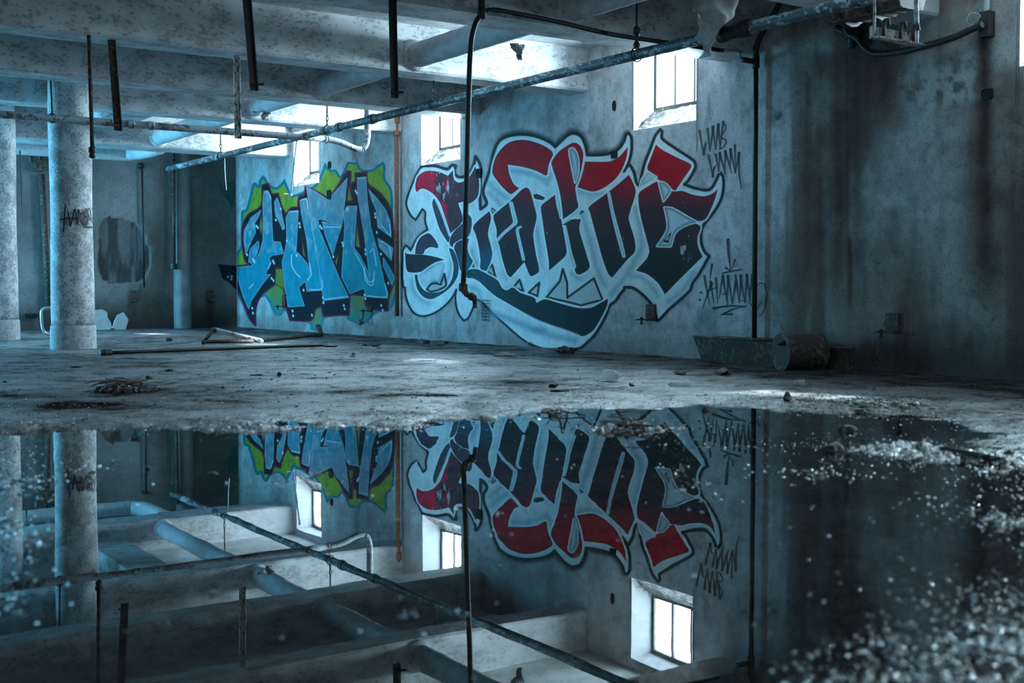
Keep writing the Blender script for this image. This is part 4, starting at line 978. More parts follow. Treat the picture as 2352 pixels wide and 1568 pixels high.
drip(T, B_([(1325, 850), (1332, 960), (1345, 1070)]), 4.2, 1.2); drip(T, B_([(1375, 995), (1352, 1060)]), 2.6, 1.0); drip(T, B_([(1310, 1050), (1345, 1075)]), 2.8, 1.2)
T.line(B_([(1285, 1090), (1350, 1075), (1425, 1062)]), 2.0, INKT, soft=1.3)
for p in ([(1155, 1110), (1190, 1310)], [(1208, 1160), (1140, 1345)], [(1210, 1025), (1195, 1130)], [(1200, 1150), (1222, 1300)], [(1238, 1125), (1252, 1310)], [(1288, 1110), (1322, 1320)], [(1288, 1110), (1262, 1270)], [(1325, 1110), (1320, 1290)], [(1325, 1108), (1358, 1310)], [(1382, 1150), (1357, 1310)], [(1380, 1105), (1405, 1300)], [(1420, 1105), (1408, 1300)], [(1415, 1105), (1445, 1300)], [(1462, 1105), (1448, 1290)], [(1460, 1100), (1485, 1290)], [(1500, 1100), (1480, 1290)]): drip(T, B_(p), 3.3, 1.3)
for p in ([(1180, 1215), (1250, 1190)], [(1290, 1240), (1325, 1235)], [(1420, 1285), (1455, 1290)], [(1480, 1200), (1505, 1190)]): T.line(B_(p), 1.3, INKT, soft=1.2, sm=False)
for p in ([(1120, 1278), (1123, 1283)], [(1130, 1225), (1133, 1230)]): T.line(B_(p), 2.4, INKT, soft=1.2, sm=False)
T.line(B_([(1222, 1342), (1330, 1325), (1455, 1327)]), [3.2, 2.2, 1.4], INKT, soft=1.3); T.line(B_([(1455, 1327), (1360, 1350), (1265, 1398)]), [1.4, 2, 3.2], INKT, soft=1.3); T.line(B_([(1265, 1398), (1350, 1383), (1352, 1400), (1365, 1455)]), [2.8, 2.2, 1.8, .8], INKT, soft=1.3)
T.line(H_([(500, 570), (525, 600), (545, 650), (575, 662), (590, 640), (612, 590), (622, 510), (605, 450), (580, 440), (555, 460), (535, 530), (545, 600), (560, 608), (580, 570)]), 1.2, INKT, soft=1.2)
T.build('graffiti_tag', M['spray'], 'black dripping tag with a cross above and underline below, beside the corner pipe', 'graffiti', 'black tags on the bare wall', off=.0022)
# ---- faint teal and green scrawl in the dark corner of the end wall
E_ = Canvas(-.75, -.02, .008, 1.25, 2.6, .008, base=endcol, plane='left')
E_.fill([(512, 430), (520, 412), (535, 425), (545, 470), (535, 480), (520, 455)], (.06, .10, .02), soft=5, alpha=.6)
for p in ([(507, 400), (507, 430), (520, 452), (534, 462)], [(520, 420), (522, 445), (530, 470)], [(530, 410), (528, 460)], [(536, 400), (540, 470)], [(541, 360), (540, 440)], [(538, 430), (530, 480)]): E_.line(p, 2.6, (0.0, .085, .10), soft=2.5, alpha=.7)
E_.build('graffiti_tag', M['spray'], 'faint teal and green scrawl in the dark corner left of the blue lettering', 'graffiti', off=.0022)
# ---- tag on the column
def on_col(u, v, ctr, rad):
    d = ray(u, v); p = room(CAMP); q = room(CAMP + d) - p
    a = q[0] ** 2 + q[1] ** 2; f0 = p[0] - ctr[0]; f1 = p[1] - ctr[1]
    b = 2 * (q[0] * f0 + q[1] * f1); c = f0 * f0 + f1 * f1 - rad * rad
    t = (-b - math.sqrt(max(b * b - 4 * a * c, 0))) / (2 * a)
    return p + q * t
M['ink'] = m_plain('black spray ink', (.016, .018, .02), .6, 0, .3, 60, .1)
mb = MB(); R5 = Crop(0, 400, 3.357)
for p in ([(505, 228), (498, 330), (490, 448)], [(525, 290), (535, 350), (545, 405)], [(462, 352), (505, 342), (548, 338)], [(545, 392), (560, 330), (575, 270), (588, 330), (602, 390)], [(555, 348), (605, 335)], [(600, 375), (605, 270), (622, 330), (637, 375), (640, 278)], [(648, 290), (656, 372), (692, 340), (668, 305), (648, 292)], [(655, 262), (672, 310), (690, 355)], [(668, 352), (682, 262), (700, 320), (720, 365)], [(708, 258), (716, 330), (726, 402)], [(638, 382), (680, 378), (655, 400), (718, 408)]):
    q = cpath(R5(p), 5)
    pts = [on_col(min(u, 227), v, C1, .238 + .004 * 0) for u, v in q]
    V = []; 
    for k, c in enumerate(pts):
        n = np.array([c[0] - C1[0], c[1] - C1[1], 0]); n /= np.linalg.norm(n)
        tdir = pts[min(k + 1, len(pts) - 1)] - pts[max(k - 1, 0)]; sd = np.cross(n, tdir); sd /= np.linalg.norm(sd) + 1e-9
        hw = .0075
        V += [c + sd * hw + n * .004, c - sd * hw + n * .004]
    mb.add(V, [(2 * k, 2 * k + 1, 2 * k + 3, 2 * k + 2) for k in range(len(pts) - 1)])
tg = mb.build('graffiti_tag', M['ink'], col1); tg['label'] = 'black tag scrawl on the shaft'
# ------------------------------------------------------------------ overhead pipes and hangers
def fz(p):
    """height of the floor under a room point"""
    q = w(p[0], p[1]); return float(floor_z(np.array([q[0]]), np.array([q[1]]))[0])
def ground(u, v):
    p = on_z(u, v); p[2] = fz(p); return p
PR, PZ = -1.75, 2.60
mp = empty('sprinkler_pipe', (PR, 1.0, PZ), 'long dark flaking pipe crossing the whole ceiling diagonally', 'pipe')
s_end = on_r(386, 384, PR)[1]
MB().tube([(PR, s, PZ) for s in np.linspace(-6.0, s_end, 40)], .043, 16).build('pipe_run', M['pipe'], mp, smooth=True)
for u in (780, 856):
    s = on_r(u, 300 - (u - 750) * .22, PR)[1]
    MB().lathe((PR, s - .05, PZ), (0, 1, 0), [(0, .05), (.01, .056), (.09, .056), (.10, .05)], 16).build('coupling', M['pipe'], mp)
s = on_r(1690, 68, PR)[1]
MB().lathe((PR, s - .16, PZ), (0, 1, 0), [(0, .05), (.02, .066), (.10, .066), (.12, .058), (.24, .058), (.26, .066), (.32, .066), (.33, .05)], 18).build('coupling', M['black'], mp)
def hanger(s, zt, label, chain=True, mat='black'):
    h = empty('pipe_hanger', (PR, s, PZ), label, 'hanger', 'hangers of the long pipe')
    ring = [(PR + .056 * math.cos(a), s, PZ + .056 * math.sin(a)) for a in np.linspace(0, 2 * math.pi, 17)]
    MB().tube(ring, .006, 6).build('clamp', M[mat], h)
    zl = PZ + .06
    if chain:
        for k in range(3):
            c = zl + .03 + k * .05
            L = [((PR + (.014 * math.cos(a) if k % 2 else 0)), s + (0 if k % 2 else .014 * math.cos(a)), c + .032 * math.sin(a)) for a in np.linspace(0, 2 * math.pi, 13)]
            MB().tube(L, .005, 5).build('link', M[mat], h)
        zl = zl + .15
    MB().tube([(PR, s, zl), (PR, s, zt)], .008, 6).build('rod', M[mat], h)
    return h
hanger(on_r(507, 354, PR)[1], SLAB, 'chain hanger under the long pipe, nearest its far left end')
hanger(on_r(752, 304, PR)[1], SLAB, 'hanger where the long pipe meets the pale curved pipe')
hanger(1.12, Z_B, 'short hooked chain hanger left of the tall leaning drop pipe')
h = hanger(on_r(1462, 122, PR)[1], SLAB, 'dark rod hanger with turnbuckle, left of the nearest big window', False)
s = on_r(1462, 122, PR)[1]
MB().lathe((PR, s, PZ + .05), (0, 0, 1), [(0, .02), (.03, .03), (.06, .014), (.10, .014), (.12, .03), (.16, .03), (.18, .012)], 10).build('turnbuckle', M['black'], h)

WR, WZ = -2.15, 3.0
ip = empty('insulated_pipe', (WR, 1, WZ), 'thick pale wrapped pipe running through all the ceiling beams', 'pipe')
gaps = [-6.0] + [x for b in BEAMS[:5] for x in b] + [8.62]
for a, b in zip(gaps[::2], gaps[1::2]):
    n = 26; ss_ = np.linspace(a, b, n)
    MB().tube([(WR, s, WZ) for s in ss_], [.122 + .0015 * math.sin(s * 23) for s in ss_], 22, wob=.006).build('wrapped_length', M['wrap'], ip, smooth=True)
    for e, dd in ((b, -1),):
        MB().lathe((WR, e, WZ), (0, dd, 0), [(0, .155), (.03, .150), (.05, .135), (.06, .122)], 22).build('collar', M['beam'], ip)
# torn wrap hanging from it
def flap(c, wd, ht, name, label, mat='rag', seed=0, parent=None, depth=.03):
    n, m_ = 12, 14; V = []
    rg = np.random.default_rng(seed)
    for j in range(m_):
        t = j / (m_ - 1)
        for i in range(n):
            x_ = (i / (n - 1) - .5) * wd * (1 - .75 * t ** 1.5)
            V.append((c[0] + x_ + .25 * wd * t, c[1] + depth * math.sin(i * .9 + j * .5) + depth * .6 * rg.normal() * .3, c[2] - ht * t * (1 + .12 * math.sin(i * 1.7 + seed))))
    F = [(j * n + i, j * n + i + 1, (j + 1) * n + i + 1, (j + 1) * n + i) for j in range(m_ - 1) for i in range(n - 1)]
    V2 = [(a + .002, b + .004, z_) for a, b, z_ in V]
    mb_ = MB().add(V, F).add(V2, [f[::-1] for f in F])
    o = mb_.build(name, M[mat], parent)
    return o
o = flap(on_z(1187, 100, Z_B + .02) , .14, .13, 'peeling_paint', '', 'stone', 3, None, .02); tag(o, 'ragged peeled skin of paint dangling under the second beam', 'paint flake')
o = flap(on_s(600, 256, 4.5), .22, .10, 'torn_wrap', '', 'wrap', 5, None, .03); tag(o, 'torn strip of pipe wrapping hanging left of the far window', 'pipe wrap')
# curtain of pale wrap over the long pipe
base_s = on_r(1640, 75, PR)[1] - .13
outl = [(1595, -40, 1690, -40), (1592, 20, 1684, 15), (1614, 40, 1680, 38), (1617, 62, 1664, 62), (1616, 84, 1648, 80), (1614, 105, 1640, 98), (1613, 122, 1634, 118), (1618, 132, 1627, 131)]
V = []; n = 16
rows = []
for j in range(len(outl) * 4 - 3):
    t = j / 4; k = min(int(t), len(outl) - 2); f_ = t - k
    rows.append([a * (1 - f_) + b * f_ for a, b in zip(outl[k], outl[k + 1])])
for j, (ul, vl, ur, vr) in enumerate(rows):
    for i in range(n):
        q = i / (n - 1)
        p = on_s(ul + (ur - ul) * q, vl + (vr - vl) * q, base_s)
        V.append((p[0], base_s + .05 * math.sin(q * 5 + j * .16) + .025 * math.sin(q * 13 - j * .3) + .015 * math.sin(j * .9 + q * 3), min(p[2], SLAB - .005)))
m_ = len(rows)
F = [(j * n + i, j * n + i + 1, (j + 1) * n + i + 1, (j + 1) * n + i) for j in range(m_ - 1) for i in range(n - 1)]
mb = MB().add(V, F).add([(a, b + .006, c) for a, b, c in V], [f[::-1] for f in F])
o = mb.build('hanging_wrap', M['rag'], smooth=True); tag(o, 'crumpled pale sheet hanging over the long pipe near the top right', 'pipe wrap')

# second pipe, along the beams, bending down and up at the wall
s2 = 4.27
z2 = 2.56
pth = [on_s(-400, 222, s2), on_s(0, 259, s2), on_s(400, 296, s2), on_s(560, 306, s2), on_s(690, 314, s2), on_s(750, 318, s2)]
zz = np.mean([p[2] for p in pth[1:]])
pth = [np.array([p[0], s2, zz]) for p in pth]
tail = [on_s(780, 326, s2), on_s(805, 337, s2), on_s(822, 343, s2), on_s(833, 342, s2), on_s(840, 332, s2), on_s(843, 318, s2), on_s(844, 300, s2)]
bp = empty('branch_pipe', (pth[0][0], s2, zz), 'pale pipe crossing the left columns and hooking up at the blue lettering wall', 'pipe')
MB().tube(pth, .042, 14).build('pipe_run', M['pipepale'], bp, smooth=True)
MB().tube(smooth_path([pth[-1]] + tail[:4], 5), .040, 14).build('bent_end', M['pipepale'], bp, smooth=True)
MB().tube(smooth_path(tail[3:] + [np.array([tail[-1][0], s2, SLAB])], 5), .043, 14).build('riser', M['pipe'], bp, smooth=True)
for u in (300, 345): 
    p = on_s(u, 287 + (u - 300) * .07, s2); MB().lathe((p[0] - .04, s2, zz), (1, 0, 0), [(0, .043), (.01, .05), (.07, .05), (.08, .043)], 14).build('coupling', M['pipepale'], bp)
p = on_s(120, 262, s2)
h = empty('pipe_hanger', (p[0], s2, zz), 'thin dark rod hanger left of the front column', 'hanger')
MB().tube([(p[0] + .05 * math.cos(a), s2, zz + .05 * math.sin(a)) for a in np.linspace(0, 2 * math.pi, 15)], .007, 6).build('clamp', M['black'], h)
MB().tube([(p[0], s2, zz + .05), (p[0] - .02, s2, SLAB)], .011, 8).build('rod', M['black'], h)
p = on_s(750, 318, s2)
h = empty('pipe_hanger', (p[0], s2, zz), 'wire loop holding the pale curved pipe below the long pipe', 'hanger')
MB().tube([(p[0], s2 + .05 * math.cos(a), zz + .052 * math.sin(a)) for a in np.linspace(0, 2 * math.pi, 15)], .006, 6).build('clamp', M['rust'], h)
MB().tube([(p[0], s2, zz + .05), (p[0] + .01, s2, SLAB)], .006, 6).build('rod', M['rust'], h)

# wrapped pipe in the last bay
sf = 10.1
a0, a1 = on_s(-60, 345, sf), on_s(255, 352, sf); zz = (on_s(100, 343, sf)[2])
pts = [(-9.4, sf, zz), (a0[0], sf, zz), (a1[0], sf, zz), (a1[0] + .30, sf - .06, zz + .01), (a1[0] + .48, sf - .35, zz + .03), (a1[0] + .52, 9.26, zz + .05)]
o = MB().tube(smooth_path(pts, 6), .105, 18, wob=.02).build('insulated_pipe', M['wrap'], smooth=True); tag(o, 'pale wrapped pipe in front of the end wall, between and right of the columns', 'pipe')

# flat bar hangers cut off below the beams
def bar(u0, v0, u1, v1, s, wpx, mat, label, bolt=1, top=None):
    a, b = on_s(u0, v0, s), on_s(u1, v1, s)
    y = w(b[0], b[1])[1]; hw = wpx / 2 * y / FPX
    d = (a - b); d /= d[2]
    zt = top if top else Z_B
    t = b + d * (zt - b[2])
    o = empty('strap_hanger', (t[0], s, t[2]), label, 'strap hanger', 'cut-off strap hangers')
    ax = np.array([1, 0, 0]) * hw; c = (t + b) / 2; az = (t - b) / 2
    ab_ = MB().obox(c, ax, (0, .004, 0), az).obox(c + ax - np.array([.004, 0, 0]), (.004, 0, 0), (0, .022, 0), az).build('angle_bar', M[mat], o)
    q = b + d * .04
    MB().tube([(q[0] - .02, s - .02, q[2]), (q[0] + .06 * bolt, s - .035, q[2] + .002)], .009, 8).lathe((q[0], s - .004, q[2]), (0, -1, 0), [(0, .016), (.014, .016)], 6).build('bolt', M[mat], ab_)
bar(900, 0, 905, 225, -1.90, 17, 'black', 'black strap hanger left of the tall leaning drop pipe', 1, SLAB)
bar(566, 0, 583, 208, -1.87, 19, 'black', 'thick black strap hanger second from the left at the top edge', 1, SLAB)
bar(543, 146, 546, 318, .98, 15, 'paleflake', 'pale flaking strap hanger hanging beside the thick black one', 0)
bar(257, 112, 271, 300, .90, 17, 'rust', 'brown rusty strap hanger right of the front column', -1)
a, b = on_s(205, 107, .80), on_s(212, 345, .80)
o = empty('drop_pipe', (a[0], .80, Z_B), 'thin drop pipe with a capped end in front of the left column', 'pipe')
d = (a - b) / (a - b)[2]; t = b + d * (Z_B - b[2])
MB().tube([t, b], .017, 10).build('pipe_run', M['rust'], o, smooth=True)
MB().lathe(b + np.array([0, 0, .03]), (0, 0, -1), [(0, .019), (.01, .031), (.045, .033), (.05, .026), (.085, .030), (.10, .012)], 12).build('end_cap', M['black'], o)

# tall leaning drop pipe with its arched branch along the second beam
o = empty('drop_pipe', (-3.04, -1.86, 2.85), 'tall leaning black pipe hanging in front of the red lettering, valve at its foot', 'pipe')
J = on_s(1106, 32, -1.86); bot = on_s(1064, 655, -1.70)
leg = [J, on_s(1094, 50, -1.85), on_s(1086, 75, -1.84), on_s(1081, 110, -1.83), on_s(1077, 200, -1.81), on_s(1072, 400, -1.76), bot]
MB().tube(smooth_path(leg, 6), .021, 12).build('pipe_leg', M['black'], o, smooth=True)
arch = [J, on_s(1122, 24, -1.86), on_s(1140, 23, -1.86), on_s(1175, 29, -1.86), on_s(1290, 52, -1.87), on_s(1400, 78, -1.87), on_s(1560, 102, -1.86), on_s(1660, 116, -1.84)]
MB().tube(smooth_path(arch, 6), .019, 12).build('arched_branch', M['black'], o, smooth=True)
MB().tube([J, np.array([J[0] - .01, -1.86, SLAB])], .021, 10).lathe(J - np.array([0, 0, .04]), (0, 0, 1), [(0, .02), (.01, .034), (.07, .034), (.09, .028), (.14, .026), (.15, .02)], 12).build('tee_joint', M['black'], o)
e1 = bot + np.array([0, 0, -.03])
MB().lathe(bot + np.array([0, 0, .02]), (0, 0, -1), [(0, .022), (.01, .034), (.05, .036), (.07, .030)], 12).tube([e1, e1 + np.array([.03, -.01, -.04]), e1 + np.array([.09, -.02, -.07]), e1 + np.array([.10, -.02, -.15])], [.028, .026, .022, .016], 10).lathe(e1 + np.array([.05, -.015, -.05]), (.8, -.2, -.4), [(0, .03), (.02, .034), (.05, .026)], 10).build('valve', M['rust'], o)

# corner pipe on the painted wall, its tee, elbow and rising branch
cs, cr = -1.80, -.075
o = empty('wall_pipe', (cr, cs, .26), 'dark vertical pipe at the right end of the graffiti, standing in the rusty trough', 'pipe')
MB().tube([(cr, cs - .01, .10), (cr, cs, 2.72)], .023, 14).build('pipe_run', M['black'], o, smooth=True)
MB().lathe((cr, cs, 2.70), (0, 0, 1), [(0, .024), (.01, .034), (.12, .034), (.13, .026), (.2, .026)], 14).tube([(cr, cs, 2.765), (cr - .17, cs, 2.765)], .026, 12).build('tee_joint', M['black'], o)
MB().tube(smooth_path([(cr, cs, 2.86), (cr, cs - .02, 2.93), (cr - .01, cs - .10, 3.02), (cr - .02, cs - .28, 3.2), (cr - .02, cs - .36, SLAB)], 5), .025, 12).build('riser', M['black'], o, smooth=True)
q = arch[-1]
MB().tube(smooth_path([(cr - .17, cs, 2.765), (cr - .22, cs - .01, 2.80), (cr - .25, cs - .03, 2.83), q], 5), .016, 10).build('side_branch', M['pipepale'], o, smooth=True)
# orange pipe
p0, p1 = on_r(907, 300, -.06), on_r(912, 726, -.06)
o = empty('wall_pipe', (p1[0], p1[1], p1[2]), 'orange rusty pipe on the wall between the two big graffiti pieces', 'pipe')
MB().tube([p1, np.array([p0[0], p1[1], p0[2]])], .030, 14).build('pipe_run', M['orange'], o, smooth=True)
q = np.array([-.06, p1[1], p0[2]])
MB().lathe(q + np.array([0, 0, -.07]), (0, 0, 1), [(0, .03), (.0, .046), (.06, .046), (.07, .034), (.16, .034), (.17, .05), (.27, .05), (.28, .034)], 14).tube([q + np.array([0, 0, .2]), q + np.array([-.01, .02, .27]), q + np.array([-.06, .06, .34]), q + np.array([-.08, .08, .42])], .036, 12).build('fitting', M['orange'], o)
# leaning conduit by the far window
a, b = on_r(682, 322, -.30), on_r(668, 446, -.22)
o = MB().tube([a, b], .016, 8).tube([b, b + np.array([-.12, .0, 0])], .008, 6).rock(b + np.array([0, 0, -.03]), .03, .03, .03, 0, 1, .4, 3, False).build('dangling_conduit', M['pipepale']); tag(o, 'pale conduit dangling in front of the far window with frayed end', 'conduit')
a = on_s(516, 362, 8.0); b = on_s(520, 436, 8.0)
o = MB().tube(smooth_path([(a[0], 8.0, PZ), a, on_s(517, 395, 8.0), b], 5), .006, 6).build('dangling_wire', M['plasticw']); tag(o, 'thin pale wire dangling from the far end of the long pipe', 'wire')

# ------------------------------------------------------------------ things fixed to the walls
def recess(u, v, wpx, hpx, name, label, group=None, round_=False):
    c = on_r(u, v, -.004); y = w(c[0], c[1])[1]
    e = on_r(u + wpx / 2, v, -.004); hs = abs(e[1] - c[1]); hz = hpx / 2 * y / FPX
    mb_ = MB(); n_ = 20
    V = []
    for ring, (k, rr_) in enumerate(((1.0, 0.0), (1.0, -.008), (.82, -.008), (.82, -.002))):
        pass
    def pt(k, a, rr_):
        ca, sa = math.cos(a), math.sin(a); pw = .35 if not round_ else 1.0
        return (rr_, c[1] + hs * k * math.copysign(abs(ca) ** pw, ca), c[2] + hz * k * math.copysign(abs(sa) ** pw, sa))
    rings = [(1.0, -.001), (.97, -.014), (.86, -.014), (.84, -.009)]
    V = [pt(k, 2 * math.pi * i / n_, rr_) for k, rr_ in rings for i in range(n_)]
    F = [(j * n_ + i, j * n_ + (i + 1) % n_, (j + 1) * n_ + (i + 1) % n_, (j + 1) * n_ + i) for j in range(3) for i in range(n_)]
    F.append(tuple(3 * n_ + i for i in range(n_)))
    o_ = mb_.add(V, F).build(name, M['dark'])
    return tag(o_, label, 'wall opening', group)
recess(1411, 243, 8, 24, 'wall_slot', 'small dark upright slot in the wall left of the nearest big window', None, True)
recess(1411, 355, 14, 18, 'wall_box', 'small square black box hole on the red banner of the lettering')
recess(757, 379, 7, 18, 'wall_slot', 'tiny dark slot above the blue lettering, right of the far window', None, True)
recess(2268, 216, 26, 25, 'wall_box', 'square black hole in the rust streak on the right wall')
recess(1100, 398, 11, 22, 'wall_box', 'frayed dark hole at the tip of the first red letter')
recess(756, 447, 9, 22, 'wall_box', 'frayed dark hole in the middle of the blue lettering top')
def bracket(u0, v0, u1, v1, ua, label, hook=None, end=False):
    f_ = (lambda u, v, o_=0: on_s(u, v, FARS - o_)) if end else (lambda u, v, o_=0: on_r(u, v, -o_))
    a, b = f_(u0, v0), f_(u1, v1)
    c = (a + b) / 2; hz = abs(a[2] - b[2]) / 2
    out = np.array([0, -1.0, 0]) if end else np.array([-1.0, 0, 0])
    al = np.array([1.0, 0, 0]) if end else np.array([0, 1.0, 0])
    hw = abs((a - b) @ al) / 2
    o_ = empty('wall_bracket', c + out * .01, label, 'bracket', 'iron brackets along the walls')
    MB().obox(c + out * .012, al * hw, out * .012, (0, 0, hz)).build('plate', M['rust'], o_)
    p_ = f_(ua, v1 - 2, .16)
    st = np.array([c[0], c[1], b[2] + .015]) + out * .02
    pe = np.array([p_[0], p_[1], b[2] + .01]) if abs(p_[2] - b[2]) < .2 else st + out * .16
    pe = st + out * .15 + al * np.sign((pe - st) @ al) * min(.14, abs((pe - st) @ al))
    d_ = (pe - st); L = np.linalg.norm(d_); d_ /= L; sd = np.cross(d_, (0, 0, 1.0))
    arm_ = MB().obox((st + pe) / 2, d_ * L / 2, sd * .022, (0, 0, .007)).build('arm', M['rust'], o_)
    q_ = st + (pe - st) * .65
    MB().lathe(q_ + np.array([0, 0, .025]), (0, 0, -1), [(0, .008), (.008, .016), (.018, .016), (.02, .009), (.06, .009), (.062, .015), (.075, .015)], 8).build('bolt', M['black'], arm_)
    if hook:
        MB().tube(smooth_path([q_, q_ + np.array([0, .01, -.10]), q_ + .6 * out * .1 + np.array([0, 0, -.20]), q_ + np.array([0, 0, -hook]), q_ + al * .06 + np.array([0, 0, -hook - .03]), q_ + al * .10 + np.array([0, 0, -hook + .03])], 5), .012, 8).build('hook', M['rust'], o_)
bracket(1487, 698, 1507, 737, 1464, 'iron wall bracket at the lower right tip of the red lettering')
bracket(2037, 718, 2067, 766, 2012, 'iron wall bracket with a hanging hook on the dark right wall', .24)
bracket(650, 676, 658, 706, 632, 'small iron bracket low on the left of the blue lettering')
bracket(845, 703, 856, 716, 828, 'small iron bracket with a hook at the foot of the blue lettering', .16)
bracket(297, 667, 313, 692, 315, 'rusty iron bracket on the end wall under the bare plaster patch', None, True)
bracket(473, 667, 490, 690, 495, 'rusty iron bracket on the end wall left of the blue lettering', None, True)
# mesh scrap
c = on_r(1113, 712, -.02); mb = MB()
for i in range(5): mb.tube([c + np.array([0, -.10 + .04 * i, .13]), c + np.array([0, -.10 + .04 * i + .015 * (i % 2), -.14])], .003, 4)
for j in range(7): mb.tube([c + np.array([-.004, -.10, .12 - .04 * j]), c + np.array([-.004, .07, .12 - .04 * j])], .003, 4)
tag(mb.build('wire_mesh_scrap', M['black']), 'scrap of black wire mesh stuck to the wall under the red lettering', 'wire mesh')

# rusty duct, trapeze and looped cable at the top right
def along(u, v, z): return on_z(u, v, z)
a, b = along(1908, 50, 2.62), along(2085, 18, 2.62)
o = empty('rusted_duct', ((a[0] + b[0]) / 2, (a[1] + b[1]) / 2, 2.62), 'rust-eaten duct hanging at the top edge above the right wall', 'duct')
rc = (a[0] + b[0]) / 2
n = 30; mb = MB(); V = []
for i in range(n):
    t = i / (n - 1); s = a[1] + (b[1] - a[1]) * t; j_ = .02 * math.sin(i * 1.7) + .012 * random.uniform(-1, 1)
    V += [(rc - .02 + j_ * .3, s, 2.62 + j_ * .5), (rc - .05, s, 2.72 + j_), (rc - .04 + j_, s, 2.86), (rc + .22, s, 2.86), (rc + .24, s, 2.70), (rc + .21, s, 2.63 + j_ * .5)]
mb.add(V, [(i * 6 + k, (i + 1) * 6 + k, (i + 1) * 6 + (k + 1) % 6, i * 6 + (k + 1) % 6) for i in range(n - 1) for k in range(6)] + [(5, 4, 3, 2, 1, 0), tuple((n - 1) * 6 + k for k in range(6))])
mb.build('casing', M['rust'], o)
mb = MB()
mb.obox(((a[0] + b[0]) / 2 - .02, (a[1] + b[1]) / 2, 2.612), (.03, 0, 0), (0, abs(a[1] - b[1]) / 2 + .03, 0), (0, 0, .006)); mb.build('bottom_flange', M['rust'], o)
for t in (.15, .8): MB().tube([(rc + .1, a[1] + (b[1] - a[1]) * t, 2.85), (rc + .1, a[1] + (b[1] - a[1]) * t, SLAB)], .01, 6).build('hanger_rod', M['rust'], o)
for t in (.1, .55): MB().lathe((rc + .09, a[1] + (b[1] - a[1]) * t - .02, 2.74), (0, 1, 0), [(0, .13), (.0, .155), (.04, .155), (.04, .13)], 16).build('rim', M['black'], o)
ts = -5.05
a, b = on_s(2007, 70, ts), on_s(2118, 92, ts)
z_ = (a[2] + b[2]) / 2
o = empty('pipe_rack', ((a[0] + b[0]) / 2, ts, z_), 'flaking rusty angle-iron rack hung on chains at the top right', 'rack')
L = abs(b[0] - a[0]); mid = (a[0] + b[0]) / 2
MB().obox((mid, ts, z_ - .035), (L / 2, 0, 0), (0, .03, 0), (0, 0, .004)).obox((mid, ts + .028, z_), (L / 2, 0, 0), (0, .004, 0), (0, 0, .035)).build('angle_bar', M['paleflake'], o)
for t in (.2, .55, .82):
    x_ = a[0] + L * t
    MB().tube([(x_, ts, z_ - .03), (x_, ts, z_ + .04), (x_ + .01, ts, z_ + .075), (x_ + .035, ts, z_ + .085), (x_ + .045, ts, z_ + .05)], .012, 8).build('hook', M['rust'], o)
for t, rr_ in ((.06, .008), (.93, .014)):
    x_ = a[0] + L * t
    MB().tube([(x_, ts + .02, z_ - .02), (x_ + .004, ts + .02, z_ + .10), (x_ - .004, ts + .02, z_ + .2), (x_, ts + .02, SLAB)], rr_, 8).build('hanger_rod', M['paleflake'], o)
cab = [(1942, 62), (1952, 80), (1968, 88), (1985, 108), (2004, 122), (2030, 123), (2075, 118), (2130, 104), (2190, 86), (2235, 66), (2256, 56)]
o = empty('armoured_cable', on_r(2004, 122, -.12), 'thick black cable looping across the top of the right wall', 'cable')
MB().tube(smooth_path([on_r(u, v, -.12) for u, v in cab], 5), .026, 12, wob=.06).build('cable_run', M['black'], o)
c = on_r(1952, 78, -.08); MB().lathe(c + np.array([.07, 0, 0]), (-1, 0, 0), [(0, .09), (.06, .085), (.08, .06), (.12, .05)], 14).tube([c, c + np.array([0, .14, .07])], .035, 10).tube([c, c + np.array([0, -.16, .12])], .018, 8).tube([c + np.array([0, -.02, 0]), c + np.array([0, -.02, -.12])], [.05, .03], 10).build('junction', M['black'], o)
c = on_r(2264, 58, -.05)
o = empty('junction_box', c, 'rusted junction box with loose wires and pale conduit, upper right wall', 'junction box')
MB().box(-.08, -.002, c[1] - .045, c[1] + .04, c[2] - .09, c[2] + .10).build('box', M['black'], o)
MB().tube([(-.04, c[1], c[2] + .10), (-.04, c[1], SLAB)], .022, 10).build('conduit', M['pipepale'], o)
MB().tube(smooth_path([(-.09, c[1] + .05, c[2]), (-.14, c[1] + .10, c[2] + .03), (-.15, c[1] + .06, c[2] + .09), (-.12, c[1] + .0, c[2] + .06), (-.13, c[1] + .11, c[2] - .02)], 5), .003, 5).build('wire', M['plasticw'], o)

# end wall conduits
def endpipe(u0, v0, u1, v1, rad, label, mat='black', cap=True, name='wall_conduit', off=.08):
    a_, b_ = on_s(u0, v0, FARS - off), on_s(u1, v1, FARS - off)
    o_ = empty(name, (b_[0], FARS - off, b_[2]), label, 'conduit')
    MB().tube([a_, b_], rad, 10).build('conduit_run', M[mat], o_, smooth=True)
    if cap: MB().lathe(b_ + np.array([0, 0, .05]), (0, 0, -1), [(0, rad), (.0, rad * 1.7), (.09, rad * 1.7), (.1, rad)], 10).build('end_cap', M['black'], o_)
    return o_
endpipe(399, 352, 399, 612, .035, 'thin conduit on the end wall pilaster with a capped end', 'rust', True, off=.16)
o = endpipe(96, 400, 112, 712, .045, 'dark slanting pipe on the end wall seen between the two columns', 'rust', False)
c = on_s(90, 380, FARS - .1)
MB().lathe(c + np.array([0, .08, 0]), (0, -1, 0), [(0, .10), (.04, .10), (.05, .07), (.16, .07), (.17, .09), (.2, .09)], 14).tube([c + np.array([0, 0, .06]), c + np.array([.03, 0, .35])], .035, 8).tube(smooth_path([c + np.array([-.12, 0, .05]), c + np.array([-.13, 0, .25]), c + np.array([0, 0, .33])], 4), .03, 8).build('valve_body', M['rust'], o)
o3 = endpipe(326, 384, 331, 660, .016, 'thin dark conduit with a round knob on top, end wall right of the front column', 'black', False)
